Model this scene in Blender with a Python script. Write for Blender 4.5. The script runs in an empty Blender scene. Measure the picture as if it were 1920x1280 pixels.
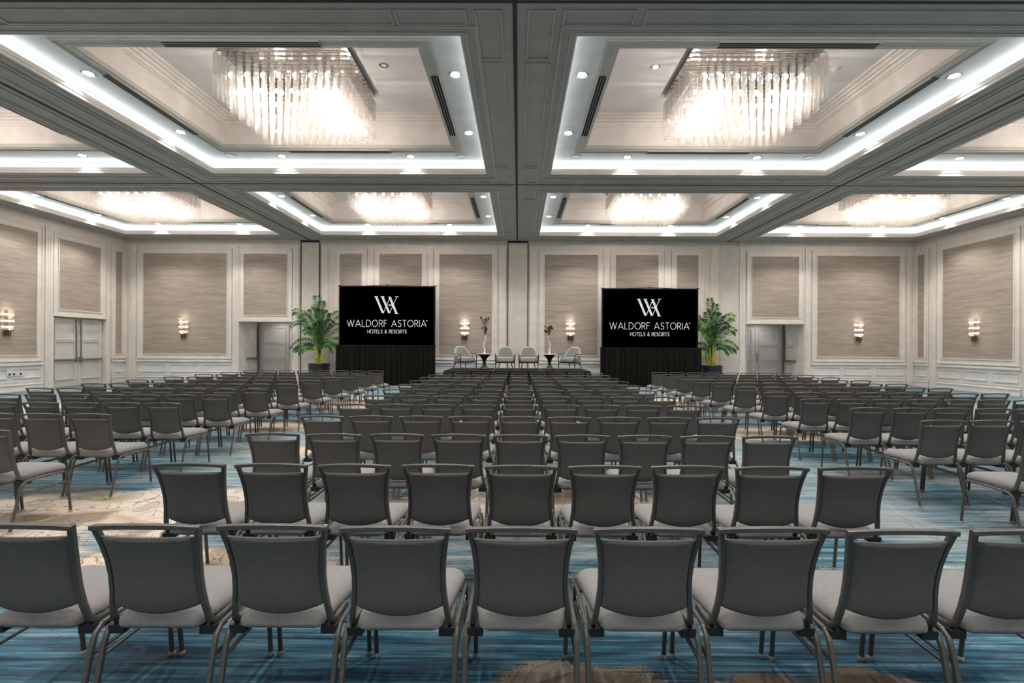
import bpy, math, random
from mathutils import Vector, Matrix
R = math.radians
scene = bpy.context.scene
COL = scene.collection
# ------------------------------------------------------------------ camera
cam_d = bpy.data.cameras.new('camera'); cam = bpy.data.objects.new('camera', cam_d); COL.objects.link(cam)
cam_d.sensor_width = 36.0; cam_d.lens = 17.0; cam_d.clip_start = 0.05; cam_d.clip_end = 200
cam_d.shift_x = -8.5 / 1920; cam_d.shift_y = 8.0 / 1920
EYE = 1.65
cam.matrix_world = (Matrix.Translation((0, 0, EYE)) @ Matrix.Rotation(R(0.22), 4, 'Z')
                    @ Matrix.Rotation(R(90), 4, 'X') @ Matrix.Rotation(R(0.28), 4, 'Z'))
scene.camera = cam
# ------------------------------------------------------------------ world, exposure
w = bpy.data.worlds.new('world'); scene.world = w; w.use_nodes = True
w.node_tree.nodes['Background'].inputs[0].default_value = (0.8, 0.85, 0.9, 1)
w.node_tree.nodes['Background'].inputs[1].default_value = 0.02
vs = scene.view_settings
vs.view_transform = 'Standard'; vs.look = 'None'; vs.gamma = 1.0; vs.use_curve_mapping = False
vs.exposure = 0.63
cy = scene.cycles
cy.use_denoising = True; cy.max_bounces = 8; cy.diffuse_bounces = 4; cy.glossy_bounces = 3
cy.transmission_bounces = 4; cy.transparent_max_bounces = 40; cy.sample_clamp_indirect = 4.0
cy.sample_clamp_direct = 20.0
cy.caustics_reflective = False; cy.caustics_refractive = False
P_DOWN = 190.0      # recessed downlight spots (W)
P_COVE = 1.0      # LED cove, per metre
P_CHAND = 60.0     # each of the lamps inside a chandelier
P_SCONCE = 1.5
# ------------------------------------------------------------------ room dimensions
XW = 17.15; YB = 21.0; YR = -8.2
HC = 6.19                       # underside of the ceiling beams
XS = [-XW, -9.04, -0.07, 9.04, XW]
BAYX = [(-16.35, -9.87), (-8.17, -0.86), (0.82, 8.17), (9.87, 16.35)]
BAYY = [(-7.3, -1.7), (-0.2, 5.6), (7.09, 12.87), (14.35, 20.0)]
YS = [YR, -0.95, 6.38, 13.62, YB]

# ------------------------------------------------------------------ materials
M = {}
def mat(name, col, rough=0.6, metal=0.0, spec=0.5, emit=None, es=1.0):
    m = bpy.data.materials.new(name); m.use_nodes = True
    b = m.node_tree.nodes['Principled BSDF']
    b.inputs['Base Color'].default_value = (*col, 1)
    b.inputs['Roughness'].default_value = rough
    b.inputs['Metallic'].default_value = metal
    b.inputs['Specular IOR Level'].default_value = spec
    if emit:
        b.inputs['Emission Color'].default_value = (*emit, 1)
        b.inputs['Emission Strength'].default_value = es
        m.cycles.emission_sampling = 'NONE'
    M[name] = m
    return m, m.node_tree, b
def node(nt, t, **kw):
    n = nt.nodes.new(t)
    for k, v in kw.items(): setattr(n, k, v)
    return n
def coords(nt, scale=(1, 1, 1), kind='Object', rot=(0, 0, 0)):
    tc = node(nt, 'ShaderNodeTexCoord'); mp = node(nt, 'ShaderNodeMapping')
    mp.inputs['Scale'].default_value = scale; mp.inputs['Rotation'].default_value = rot
    nt.links.new(tc.outputs[kind], mp.inputs['Vector'])
    return mp.outputs['Vector']
def noise(nt, vec, scale, detail=3, rough=0.5):
    n = node(nt, 'ShaderNodeTexNoise'); n.inputs['Scale'].default_value = scale
    n.inputs['Detail'].default_value = detail; n.inputs['Roughness'].default_value = rough
    nt.links.new(vec, n.inputs['Vector']); return n
def ramp(nt, fac, stops, interp='LINEAR'):
    r = node(nt, 'ShaderNodeValToRGB'); r.color_ramp.interpolation = interp
    el = r.color_ramp.elements
    while len(el) < len(stops): el.new(0.5)
    for e, (p, c) in zip(el, stops): e.position = p; e.color = (*c, 1)
    nt.links.new(fac, r.inputs[0]); return r.outputs[0]
def bump(nt, b, h, dist=0.002, st=0.5):
    n = node(nt, 'ShaderNodeBump'); n.inputs['Distance'].default_value = dist; n.inputs['Strength'].default_value = st
    nt.links.new(h, n.inputs['Height']); nt.links.new(n.outputs[0], b.inputs['Normal'])
def mth(nt, op, a, b=None, c=None):
    n = node(nt, 'ShaderNodeMath', operation=op)
    for i, v in enumerate((a, b, c)):
        if v is None: continue
        if isinstance(v, (int, float)): n.inputs[i].default_value = v
        else: nt.links.new(v, n.inputs[i])
    return n.outputs[0]
def mixc(nt, f, a, b):
    n = node(nt, 'ShaderNodeMix', data_type='RGBA')
    for s, v in ((n.inputs[0], f), (n.inputs[6], a), (n.inputs[7], b)):
        if isinstance(v, (int, float)): s.default_value = v
        elif isinstance(v, tuple): s.default_value = (*v, 1)
        else: nt.links.new(v, s)
    return n.outputs[2]

def subtle(name, col, rough, amt=0.05, scale=3.0, **kw):
    m, nt, b = mat(name, col, rough, **kw)
    n = noise(nt, coords(nt), scale, 3)
    lo = tuple(c * (1 - amt) for c in col); hi = tuple(min(1, c * (1 + amt)) for c in col)
    nt.links.new(ramp(nt, n.outputs[0], [(0.35, lo), (0.65, hi)]), b.inputs['Base Color'])
    return m
subtle('wall_paint', (0.70, 0.645, 0.585), 0.55)
subtle('molding_paint', (0.74, 0.695, 0.64), 0.4)
subtle('wainscot_paint', (0.72, 0.715, 0.70), 0.42)
subtle('pocket_paint', (0.60, 0.57, 0.52), 0.5)
subtle('door_paint', (0.62, 0.60, 0.575), 0.45)
subtle('beam_paint', (0.34, 0.335, 0.31), 0.5)
subtle('beam_bead', (0.42, 0.415, 0.385), 0.45)
subtle('cove_paint', (0.66, 0.68, 0.68), 0.6)
subtle('tray_wall_paint', (0.78, 0.735, 0.69), 0.55)
subtle('tray_ceiling_paint', (0.68, 0.66, 0.65), 0.6, amt=0.08, scale=0.9)
subtle('tray_molding_paint', (0.5, 0.485, 0.44), 0.4)
mat('seam_rubber', (0.03, 0.03, 0.03), 0.7)
mat('black_plastic', (0.012, 0.012, 0.013), 0.5)
mat('black_metal', (0.02, 0.02, 0.022), 0.35, 0.6)
mat('grille_black', (0.01, 0.01, 0.01), 0.8)
mat('steel', (0.35, 0.34, 0.33), 0.35, 1.0)
mat('brass', (0.55, 0.38, 0.2), 0.3, 1.0)
mat('bronze', (0.20, 0.15, 0.11), 0.35, 0.9)
mat('white_plastic', (0.7, 0.7, 0.69), 0.4)
# grasscloth wallpaper
m, nt, b = mat('grasscloth', (0.4, 0.35, 0.3), 0.75)
v = coords(nt, (1.6, 1.6, 46)); n1 = noise(nt, v, 1.0, 4, 0.6)
n2 = noise(nt, coords(nt, (0.5, 0.5, 6)), 1.3, 2)
f = mth(nt, 'ADD', mth(nt, 'MULTIPLY', n1.outputs[0], 0.75), mth(nt, 'MULTIPLY', n2.outputs[0], 0.25))
nt.links.new(ramp(nt, f, [(0.34, (0.275, 0.225, 0.188)), (0.5, (0.37, 0.31, 0.262)), (0.66, (0.46, 0.393, 0.335))]), b.inputs['Base Color'])
bump(nt, b, n1.outputs[0], 0.004, 0.3)
# chair frame metal
m, nt, b = mat('chair_metal', (0.135, 0.13, 0.12), 0.4, 0.45)
n1 = noise(nt, coords(nt, (1, 1, 1)), 60, 2)
nt.links.new(ramp(nt, n1.outputs[0], [(0.3, (0.098, 0.093, 0.085)), (0.7, (0.128, 0.122, 0.112))]), b.inputs['Base Color'])
# fabrics
def fabric(name, c0, c1, sc=135):
    m, nt, b = mat(name, c0, 0.9, spec=0.2)
    sp_ = node(nt, 'ShaderNodeSeparateXYZ'); nt.links.new(coords(nt), sp_.inputs[0])
    k_ = 6.2832 / (1.2 / sc)
    a_ = mth(nt, 'SINE', mth(nt, 'MULTIPLY', sp_.outputs[0], k_))
    c_ = mth(nt, 'SINE', mth(nt, 'MULTIPLY', mth(nt, 'ADD', sp_.outputs[1], sp_.outputs[2]), k_ * 1.15))
    wv_ = mth(nt, 'MULTIPLY_ADD', mth(nt, 'MULTIPLY', a_, c_), 0.5, 0.5)
    n2 = noise(nt, coords(nt, (1, 1, 1)), 60, 3)
    f = mth(nt, 'ADD', mth(nt, 'MULTIPLY', wv_, 0.6), mth(nt, 'MULTIPLY', n2.outputs[0], 0.4))
    nt.links.new(ramp(nt, f, [(0.2, c0), (0.8, c1)]), b.inputs['Base Color'])
    bump(nt, b, wv_, 0.0022, 0.7)
fabric('seat_fabric', (0.20, 0.192, 0.19), (0.30, 0.29, 0.287))
fabric('back_fabric', (0.092, 0.089, 0.085), (0.17, 0.164, 0.157))
fabric('armchair_fabric', (0.27, 0.28, 0.272), (0.35, 0.362, 0.352), 120)
mat('piping_cord', (0.06, 0.06, 0.06), 0.8)
m, nt, b = mat('clear_glide', (0.75, 0.73, 0.7), 0.15); b.inputs['Transmission Weight'].default_value = 0.6
# glass
def glassy(name, tint, tr, dif):
    m = bpy.data.materials.new(name); m.use_nodes = True; nt = m.node_tree; M[name] = m
    nt.nodes.clear(); out = node(nt, 'ShaderNodeOutputMaterial')
    t = node(nt, 'ShaderNodeBsdfTransparent'); t.inputs[0].default_value = (*tint, 1)
    g = node(nt, 'ShaderNodeBsdfGlossy'); g.inputs['Roughness'].default_value = 0.12; g.inputs[0].default_value = (1, 0.99, 0.98, 1)
    tl = node(nt, 'ShaderNodeBsdfTranslucent'); tl.inputs[0].default_value = (1, 0.985, 0.97, 1)
    df = node(nt, 'ShaderNodeBsdfDiffuse'); df.inputs[0].default_value = (0.95, 0.94, 0.93, 1)
    nz = noise(nt, coords(nt, (1, 1, 0.5)), 85, 2); bp = node(nt, 'ShaderNodeBump')
    bp.inputs['Distance'].default_value = 0.01; nt.links.new(nz.outputs[0], bp.inputs['Height'])
    nt.links.new(bp.outputs[0], g.inputs['Normal'])
    lw = node(nt, 'ShaderNodeLayerWeight'); lw.inputs[0].default_value = 0.5; nt.links.new(bp.outputs[0], lw.inputs['Normal'])
    fac = mth(nt, 'MULTIPLY_ADD', mth(nt, 'POWER', lw.outputs['Facing'], 3.5), 0.75, 0.05)
    mx = node(nt, 'ShaderNodeMixShader'); mx.inputs[0].default_value = 0.5
    nt.links.new(tl.outputs[0], mx.inputs[1]); nt.links.new(df.outputs[0], mx.inputs[2])
    m2 = node(nt, 'ShaderNodeMixShader'); m2.inputs[0].default_value = dif
    nt.links.new(t.outputs[0], m2.inputs[1]); nt.links.new(mx.outputs[0], m2.inputs[2])
    m3 = node(nt, 'ShaderNodeMixShader')
    nt.links.new(fac, m3.inputs[0])
    nt.links.new(m2.outputs[0], m3.inputs[1]); nt.links.new(g.outputs[0], m3.inputs[2])
    nt.links.new(m3.outputs[0], out.inputs[0])
glassy('crystal', (0.985, 0.975, 0.965), 0.6, 0.042)
glassy('smoked_crystal', (0.84, 0.82, 0.80), 0.6, 0.08)
glassy('drinking_glass', (0.95, 0.96, 0.96), 0.8, 0.12)
mat('bulb_glow', (1, 1, 1), 0.5, emit=(1, 0.97, 0.93), es=9)
mat('sconce_glow', (1, 1, 1), 0.5, emit=(1, 0.93, 0.84), es=2.4)
mat('downlight_glow', (1, 1, 1), 0.5, emit=(1, 0.99, 0.97), es=9)
mat('led_glow', (1, 1, 1), 0.5, emit=(0.93, 0.97, 1), es=1.5)
m, nt, b = mat('mirror_plate', (0.42, 0.39, 0.36), 0.12, 1.0)
mat('screen_black', (0.0002, 0.0002, 0.0003), 0.9, spec=0.0)
mat('screen_text', (0.5, 0.5, 0.5), 0.6, emit=(0.9, 0.9, 0.92), es=0.35)
mat('stage_top', (0.012, 0.012, 0.013), 0.8, spec=0.15)
m, nt, b = mat('skirt_cloth', (0.012, 0.012, 0.012), 0.85, spec=0.08)
n1 = noise(nt, coords(nt, (30, 30, 0.3)), 1, 2)
nt.links.new(ramp(nt, n1.outputs[0], [(0.3, (0.004, 0.004, 0.004)), (0.7, (0.018, 0.0175, 0.014))]), b.inputs['Base Color'])
mat('dark_wood', (0.022, 0.018, 0.016), 0.4)
mat('marble', (0.75, 0.74, 0.72), 0.2)
mat('porcelain', (0.8, 0.77, 0.74), 0.3)
mat('dried_flower', (0.06, 0.025, 0.018), 0.8)
mat('planter_glaze', (0.025, 0.023, 0.032), 0.3)
mat('soil', (0.03, 0.02, 0.015), 0.95)
m, nt, b = mat('palm_leaf', (0.08, 0.22, 0.05), 0.5, spec=0.25)
n1 = noise(nt, coords(nt), 3, 3)
nt.links.new(ramp(nt, n1.outputs[0], [(0.40, (0.008, 0.042, 0.008)), (0.54, (0.028, 0.12, 0.018)), (0.66, (0.14, 0.32, 0.04))]), b.inputs['Base Color'])
b.inputs['Subsurface Weight'].default_value = 0.0
m, nt, b = mat('palm_stem', (0.42, 0.45, 0.06), 0.5)
n1 = noise(nt, coords(nt, (3, 3, 8)), 2, 2)
nt.links.new(ramp(nt, n1.outputs[0], [(0.35, (0.24, 0.30, 0.04)), (0.6, (0.55, 0.52, 0.08))]), b.inputs['Base Color'])
# carpet
m, nt, b = mat('carpet', (0.1, 0.2, 0.3), 0.95, spec=0.1)
tc = coords(nt, (1, 1, 1))
warp = noise(nt, tc, 0.7, 3); wv = node(nt, 'ShaderNodeVectorMath', operation='MULTIPLY_ADD')
nt.links.new(warp.outputs[1], wv.inputs[0]); wv.inputs[1].default_value = (1.5, 1.5, 0); nt.links.new(tc, wv.inputs[2])
mp = node(nt, 'ShaderNodeMapping'); mp.inputs['Scale'].default_value = (0.55, 7.0, 1); nt.links.new(tc, mp.inputs[0])
s1 = noise(nt, mp.outputs[0], 1.6, 5, 0.65)
mp2 = node(nt, 'ShaderNodeMapping'); mp2.inputs['Scale'].default_value = (0.9, 30.0, 1); nt.links.new(tc, mp2.inputs[0])
s2 = noise(nt, mp2.outputs[0], 1.5, 3, 0.6)
big = noise(nt, tc, 0.45, 2)
f = mth(nt, 'ADD', mth(nt, 'MULTIPLY', s1.outputs[0], 0.42), mth(nt, 'MULTIPLY', s2.outputs[0], 0.35))
f = mth(nt, 'ADD', f, mth(nt, 'MULTIPLY', big.outputs[0], 0.23))
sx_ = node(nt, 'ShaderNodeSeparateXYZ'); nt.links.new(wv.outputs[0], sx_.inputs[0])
near_dark = node(nt, 'ShaderNodeMapRange'); near_dark.inputs[1].default_value = 3.3; near_dark.inputs[2].default_value = 4.1; near_dark.inputs[3].default_value = 0.075; near_dark.inputs[4].default_value = -0.02
nt.links.new(sx_.outputs[1], near_dark.inputs[0]); f = mth(nt, 'SUBTRACT', f, near_dark.outputs[0])  # blue streaks shift darker towards the camera
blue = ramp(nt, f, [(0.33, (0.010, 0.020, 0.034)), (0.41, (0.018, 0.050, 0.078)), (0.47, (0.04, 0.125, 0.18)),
                    (0.53, (0.15, 0.215, 0.235)), (0.60, (0.30, 0.31, 0.305))])
grit = noise(nt, tc, 90, 2)
blobs = [(-3.9, 4.9, 1.9, 0.55), (-5.2, 3.9, 1.6, 0.8), (-2.5, 3.6, 1.5, 0.35), (0.55, 2.3, 0.75, 0.22), (1.6, 2.35, 0.4, 0.15), (5.0, 9.2, 1.2, 0.7),
         (-5.0, 9.6, 1.3, 0.6), (-4.6, 13.5, 1.1, 1.4), (4.4, 14.2, 0.9, 1.5), (0.0, 5.1, 1.6, 0.4), (2.3, 3.6, 0.7, 0.2),
         (-12, 12, 2.5, 0.9), (12, 10, 2.2, 0.9), (-9, 5, 2, 0.6), (9.5, 6.5, 1.6, 0.35), (-3, 7.4, 1.2, 0.4)]
mask = None
for (bx_, by_, rx_, ry_) in blobs:
    a1 = node(nt, 'ShaderNodeVectorMath', operation='SUBTRACT'); nt.links.new(wv.outputs[0], a1.inputs[0])
    a1.inputs[1].default_value = (bx_ + 0.75, by_ + 0.75, 0)
    a2 = node(nt, 'ShaderNodeVectorMath', operation='MULTIPLY'); nt.links.new(a1.outputs[0], a2.inputs[0])
    a2.inputs[1].default_value = (1 / rx_, 1 / ry_, 0)
    a3 = node(nt, 'ShaderNodeVectorMath', operation='LENGTH'); nt.links.new(a2.outputs[0], a3.inputs[0])
    d = mth(nt, 'SUBTRACT', 1.15, a3.outputs['Value'])
    mask = d if mask is None else mth(nt, 'MAXIMUM', mask, d)
mk = mth(nt, 'ADD', mask, mth(nt, 'MULTIPLY', mth(nt, 'SUBTRACT', grit.outputs[0], 0.5), 0.6))
mk = mth(nt, 'ADD', mk, mth(nt, 'MULTIPLY', mth(nt, 'SUBTRACT', s2.outputs[0], 0.5), 0.8))
mkr = node(nt, 'ShaderNodeMapRange'); mkr.inputs[1].default_value = 0.05; mkr.inputs[2].default_value = 0.2
nt.links.new(mk, mkr.inputs[0])
cn = noise(nt, wv.outputs[0], 1.1, 2)
sand = ramp(nt, cn.outputs[0], [(0.38, (0.24, 0.19, 0.14)), (0.47, (0.52, 0.42, 0.33)), (0.56, (0.50, 0.45, 0.40)), (0.64, (0.34, 0.29, 0.18))])
fr = mth(nt, 'FRACT', mth(nt, 'MULTIPLY', cn.outputs[0], 22))
ln = mth(nt, 'LESS_THAN', fr, 0.1)
sand = mixc(nt, mth(nt, 'MULTIPLY', ln, 0.65), sand, (0.10, 0.07, 0.055))
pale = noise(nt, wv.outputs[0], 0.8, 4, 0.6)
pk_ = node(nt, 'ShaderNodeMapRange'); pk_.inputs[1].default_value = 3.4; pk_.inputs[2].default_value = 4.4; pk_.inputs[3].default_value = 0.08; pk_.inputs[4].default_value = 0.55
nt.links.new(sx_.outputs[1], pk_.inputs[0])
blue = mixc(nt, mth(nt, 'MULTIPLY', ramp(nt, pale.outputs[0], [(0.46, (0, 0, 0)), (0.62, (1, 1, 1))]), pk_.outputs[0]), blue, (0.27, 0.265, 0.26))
near_sand_dark = node(nt, 'ShaderNodeMapRange'); near_sand_dark.inputs[1].default_value = 3.2; near_sand_dark.inputs[2].default_value = 3.9; near_sand_dark.inputs[3].default_value = 0.72; near_sand_dark.inputs[4].default_value = 0.0
nt.links.new(sx_.outputs[1], near_sand_dark.inputs[0]); sand = mixc(nt, near_sand_dark.outputs[0], sand, (0.085, 0.06, 0.048))  # cream swirls also turn darker towards the camera
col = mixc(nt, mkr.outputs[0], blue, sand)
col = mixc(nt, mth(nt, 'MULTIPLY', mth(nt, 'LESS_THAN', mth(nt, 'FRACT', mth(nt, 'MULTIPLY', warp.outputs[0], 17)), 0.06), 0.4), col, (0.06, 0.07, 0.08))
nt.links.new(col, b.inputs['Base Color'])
bump(nt, b, grit.outputs[0], 0.004, 0.5)

# ------------------------------------------------------------------ mesh helpers
class MB:
    def __init__(s): s.v = []; s.f = []
    def box(s, x0, x1, y0, y1, z0, z1):
        n = len(s.v)
        s.v += [(x, y, z) for z in (z0, z1) for y in (y0, y1) for x in (x0, x1)]
        for q in ((0, 2, 3, 1), (4, 5, 7, 6), (0, 1, 5, 4), (2, 6, 7, 3), (0, 4, 6, 2), (1, 3, 7, 5)):
            s.f.append(tuple(n + i for i in q))
        return s
    def obox(s, c, ax, ay, az):
        """box at centre c with half vectors"""
        n = len(s.v); c = Vector(c); ax = Vector(ax); ay = Vector(ay); az = Vector(az)
        for k in (-1, 1):
            for j in (-1, 1):
                for i in (-1, 1): s.v.append(tuple(c + ax * i + ay * j + az * k))
        for q in ((0, 2, 3, 1), (4, 5, 7, 6), (0, 1, 5, 4), (2, 6, 7, 3), (0, 4, 6, 2), (1, 3, 7, 5)):
            s.f.append(tuple(n + i for i in q))
        return s
    def sweep(s, pts, rx, ry=None, seg=8, up=(0, 0, 1), square=False, cap=True, radii=None):
        ry = rx if ry is None else ry
        pts = [Vector(p) for p in pts]; N = len(pts); base = len(s.v); up = Vector(up)
        if square:
            prof = [(-1, -.75), (-.75, -1), (.75, -1), (1, -.75), (1, .75), (.75, 1), (-.75, 1), (-1, .75)]; seg = 8
        else:
            prof = [(math.cos(2 * math.pi * i / seg), math.sin(2 * math.pi * i / seg)) for i in range(seg)]
        for i, p in enumerate(pts):
            if i == 0: t = pts[1] - p
            elif i == N - 1: t = p - pts[i - 1]
            else: t = (pts[i + 1] - p).normalized() + (p - pts[i - 1]).normalized()
            t.normalize()
            a = t.cross(up)
            if a.length < 1e-4: a = t.cross(Vector((0, 1, 0)))
            a.normalize(); bb = a.cross(t).normalized()
            k = radii[i] if radii else 1
            for (c, d) in prof: s.v.append(tuple(p + a * c * rx * k + bb * d * ry * k))
        for i in range(N - 1):
            for j in range(seg):
                a0 = base + i * seg + j; a1 = base + i * seg + (j + 1) % seg
                s.f.append((a0, a1, a1 + seg, a0 + seg))
        if cap:
            s.f.append(tuple(base + j for j in range(seg))[::-1])
            s.f.append(tuple(base + (N - 1) * seg + j for j in range(seg)))
        return s
    def lathe(s, prof, c=(0, 0, 0), seg=24, cap=True):
        base = len(s.v); N = len(prof)
        for (r, z) in prof:
            for j in range(seg):
                a = 2 * math.pi * j / seg
                s.v.append((c[0] + r * math.cos(a), c[1] + r * math.sin(a), c[2] + z))
        for i in range(N - 1):
            for j in range(seg):
                a0 = base + i * seg + j; a1 = base + i * seg + (j + 1) % seg
                s.f.append((a0, a1, a1 + seg, a0 + seg))
        if cap:
            s.f.append(tuple(base + j for j in range(seg))[::-1])
            s.f.append(tuple(base + (N - 1) * seg + j for j in range(seg)))
        return s
    def rings(s, rr, cap=True):
        base = len(s.v); n = len(rr[0])
        for r in rr: s.v += [tuple(p) for p in r]
        for i in range(len(rr) - 1):
            for j in range(n):
                a0 = base + i * n + j; a1 = base + i * n + (j + 1) % n
                s.f.append((a0, a1, a1 + n, a0 + n))
        if cap:
            s.f.append(tuple(base + j for j in range(n))[::-1])
            s.f.append(tuple(base + (len(rr) - 1) * n + j for j in range(n)))
        return s
    def frame(s, T, u0, u1, v0, v1, wd, d0, d1):
        """rectangular ring outside rect (u0..u1, v0..v1) of width wd, depths d0..d1, mapped by T(u, v, d)"""
        o = [(u0 - wd, v0 - wd), (u1 + wd, v0 - wd), (u1 + wd, v1 + wd), (u0 - wd, v1 + wd)]
        i = [(u0, v0), (u1, v0), (u1, v1), (u0, v1)]
        n = len(s.v)
        s.v += [tuple(T(a, c, d1)) for a, c in i] + [tuple(T(a, c, d1)) for a, c in o]
        s.v += [tuple(T(a, c, d0)) for a, c in i] + [tuple(T(a, c, d0)) for a, c in o]
        for k in range(4):
            l = (k + 1) % 4
            s.f.append((n + k, n + l, n + 4 + l, n + 4 + k))
            s.f.append((n + 4 + k, n + 4 + l, n + 12 + l, n + 12 + k))
            s.f.append((n + 8 + k, n + 8 + l, n + l, n + k))
            s.f.append((n + 8 + l, n + 8 + k, n + 12 + k, n + 12 + l))
        return s
    def tbox(s, T, u0, u1, v0, v1, d0, d1):
        n = len(s.v)
        s.v += [tuple(T(u, v, d)) for d in (d0, d1) for v in (v0, v1) for u in (u0, u1)]
        for q in ((0, 2, 3, 1), (4, 5, 7, 6), (0, 1, 5, 4), (2, 6, 7, 3), (0, 4, 6, 2), (1, 3, 7, 5)):
            s.f.append(tuple(n + i for i in q))
        return s
    def mesh(s, name, m, smooth=False, fix=True):
        me = bpy.data.meshes.new(name); me.from_pydata(s.v, [], s.f); me.materials.append(M[m])
        if fix:
            import bmesh
            bm = bmesh.new(); bm.from_mesh(me); bmesh.ops.recalc_face_normals(bm, faces=bm.faces); bm.to_mesh(me); bm.free()
        if smooth:
            me.polygons.foreach_set('use_smooth', [True] * len(me.polygons))
            try: me.set_sharp_from_angle(angle=R(40))
            except Exception: pass
        me.update(); return me
    def obj(s, name, m, parent=None, smooth=False, loc=None, rz=0, fix=True):
        o = bpy.data.objects.new(name, s.mesh(name, m, smooth, fix)); COL.objects.link(o)
        if parent is not None: o.parent = parent
        if loc is not None: o.location = loc
        if rz: o.rotation_euler = (0, 0, rz)
        return o
def tag(o, label=None, cat=None, group=None, kind=None):
    if label: o['label'] = label
    if cat: o['category'] = cat
    if group: o['group'] = group
    if kind: o['kind'] = kind
    return o
def thing(name, label, cat, loc=(0, 0, 0), rz=0, group=None):
    o = bpy.data.objects.new(name, None); COL.objects.link(o); o.empty_display_size = 0.1
    o.location = loc; o.rotation_euler = (0, 0, rz)
    return tag(o, label, cat, group)
KIDS = {}
def kids(o):
    return KIDS.get(o.name) or KIDS.setdefault(o.name, [c for c in bpy.data.objects if c.parent == o])
def dup(o, parent=None):
    c = o.copy(); COL.objects.link(c)
    if parent is not None: c.parent = parent
    for k in kids(o): dup(k, c)
    return c
def spot(name, loc, energy, angle=110, blend=0.7, size=0.06, color=(1, 0.955, 0.90), parent=None):
    l = bpy.data.lights.new(name, 'SPOT'); l.energy = energy; l.spot_size = R(angle); l.spot_blend = blend
    l.shadow_soft_size = size; l.color = color
    o = bpy.data.objects.new(name, l); COL.objects.link(o); o.location = loc
    return o
def area(name, loc, sx, sy, energy, rot=(0, 0, 0), color=(1, 1, 1)):
    l = bpy.data.lights.new(name, 'AREA'); l.shape = 'RECTANGLE'; l.size = sx; l.size_y = sy; l.energy = energy; l.color = color
    o = bpy.data.objects.new(name, l); COL.objects.link(o); o.location = loc; o.rotation_euler = rot
    return o
def point(name, loc, energy, size=0.1, color=(1, 0.93, 0.88)):
    l = bpy.data.lights.new(name, 'POINT'); l.energy = energy; l.shadow_soft_size = size; l.color = color
    o = bpy.data.objects.new(name, l); COL.objects.link(o); o.location = loc
    return o
def px(x, y, Y):
    """rough picture position of a pixel ray at depth Y (used only to read distances off the photograph)"""
    return ((x - 972) / 907 * Y, EYE + (648 + (x - 972) * 0.0049 - y) / 907 * Y)
def ordinal(n): return ['first', 'second', 'third', 'fourth', 'fifth', 'sixth', 'seventh', 'eighth', 'ninth', 'tenth', 'eleventh', 'twelfth', 'thirteenth'][n]
def in_frame(pts, mg=4):
    xs, ys = [], []
    for (x, y, z) in pts:
        if y < 0.3: continue
        xs.append(972 + 907 * x / y); ys.append(648 + (x / y) * 4.4 + 907 * (EYE - z) / y)
    return bool(xs) and max(xs) > -mg and min(xs) < 1920 + mg and max(ys) > -mg and min(ys) < 1280 + mg

# ------------------------------------------------------------------ floor
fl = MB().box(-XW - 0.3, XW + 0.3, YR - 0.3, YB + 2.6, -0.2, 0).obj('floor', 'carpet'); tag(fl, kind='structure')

# ------------------------------------------------------------------ ceiling
ZS = HC + 0.38     # soffit level (world)
ZL = HC + 0.15     # top of the cove lip
ZF = HC + 0.33     # underside of the tray frame
ZT = EYE + 5.70    # tray ceiling
cl = MB()
bx = [-XW - 0.3] + [v for p in BAYX for v in p] + [XW + 0.3]
by = [YR - 0.3] + [v for p in BAYY for v in p] + [YB + 0.3]
for i in range(len(bx) - 1):
    for j in range(len(by) - 1):
        if i % 2 and j % 2: continue
        cl.box(bx[i], bx[i + 1], by[j], by[j + 1], HC, ZL)
ceiling = cl.obj('ceiling', 'beam_paint'); tag(ceiling, kind='structure')
T_dn = lambda u, v, d: (u, v, HC - d)
tr = MB(); sm = MB()
for (x0, x1) in BAYX:
    for (y0, y1) in BAYY:
        tr.frame(T_dn, x0 - 0.06, x1 + 0.06, y0 - 0.06, y1 + 0.06, 0.03, 0, 0.012)
        tr.frame(T_dn, x0 - 0.2, x1 + 0.2, y0 - 0.2, y1 + 0.2, 0.035, 0, 0.02)
for x in XS[1:4]: sm.box(x - 0.03, x + 0.03, YR, YB, HC - 0.012, HC + 0.001)
for y in YS[1:4]: sm.box(-XW, XW, y - 0.022, y + 0.022, HC - 0.008, HC + 0.001)
def panel_ring(x0, x1, y0, y1):
    if x1 - x0 > 0.1 and y1 - y0 > 0.1: tr.frame(T_dn, x0 + 0.03, x1 - 0.03, y0 + 0.03, y1 - 0.03, 0.025, 0, 0.018)
for xi, x in enumerate(XS[1:4]):
    for s in (-1, 1):
        xa, xb = sorted((x + s * 0.17, x + s * 0.56))
        for (y0, y1) in BAYY: panel_ring(xa, xb, y0 + 0.65, y1 - 0.62)
for yi, y in enumerate(YS[1:4]):
    for s in (-1, 1):
        ya, yb = sorted((y + s * 0.14, y + s * 0.47))
        for (x0, x1) in BAYX: panel_ring(x0 + 0.9, x1 - 0.9, ya, yb)
# corner panels beside each crossing
for x in XS[1:4]:
    for y in YS[1:4]:
        for sx in (-1, 1):
            for sy in (-1, 1):
                xa, xb = sorted((x + sx * 0.17, x + sx * 0.56)); ya, yb = sorted((y + sy * 0.14, y + sy * 1.28))
                panel_ring(xa, xb, ya, yb)
                xa, xb = sorted((x + sx * 0.66, x + sx * 1.66)); ya, yb = sorted((y + sy * 0.14, y + sy * 0.47))
                panel_ring(xa, xb, ya, yb)
tag(tr.obj('panel_molding', 'beam_bead', ceiling), kind='structure')
tag(sm.obj('partition_track', 'seam_rubber', ceiling), kind='structure')

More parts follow.
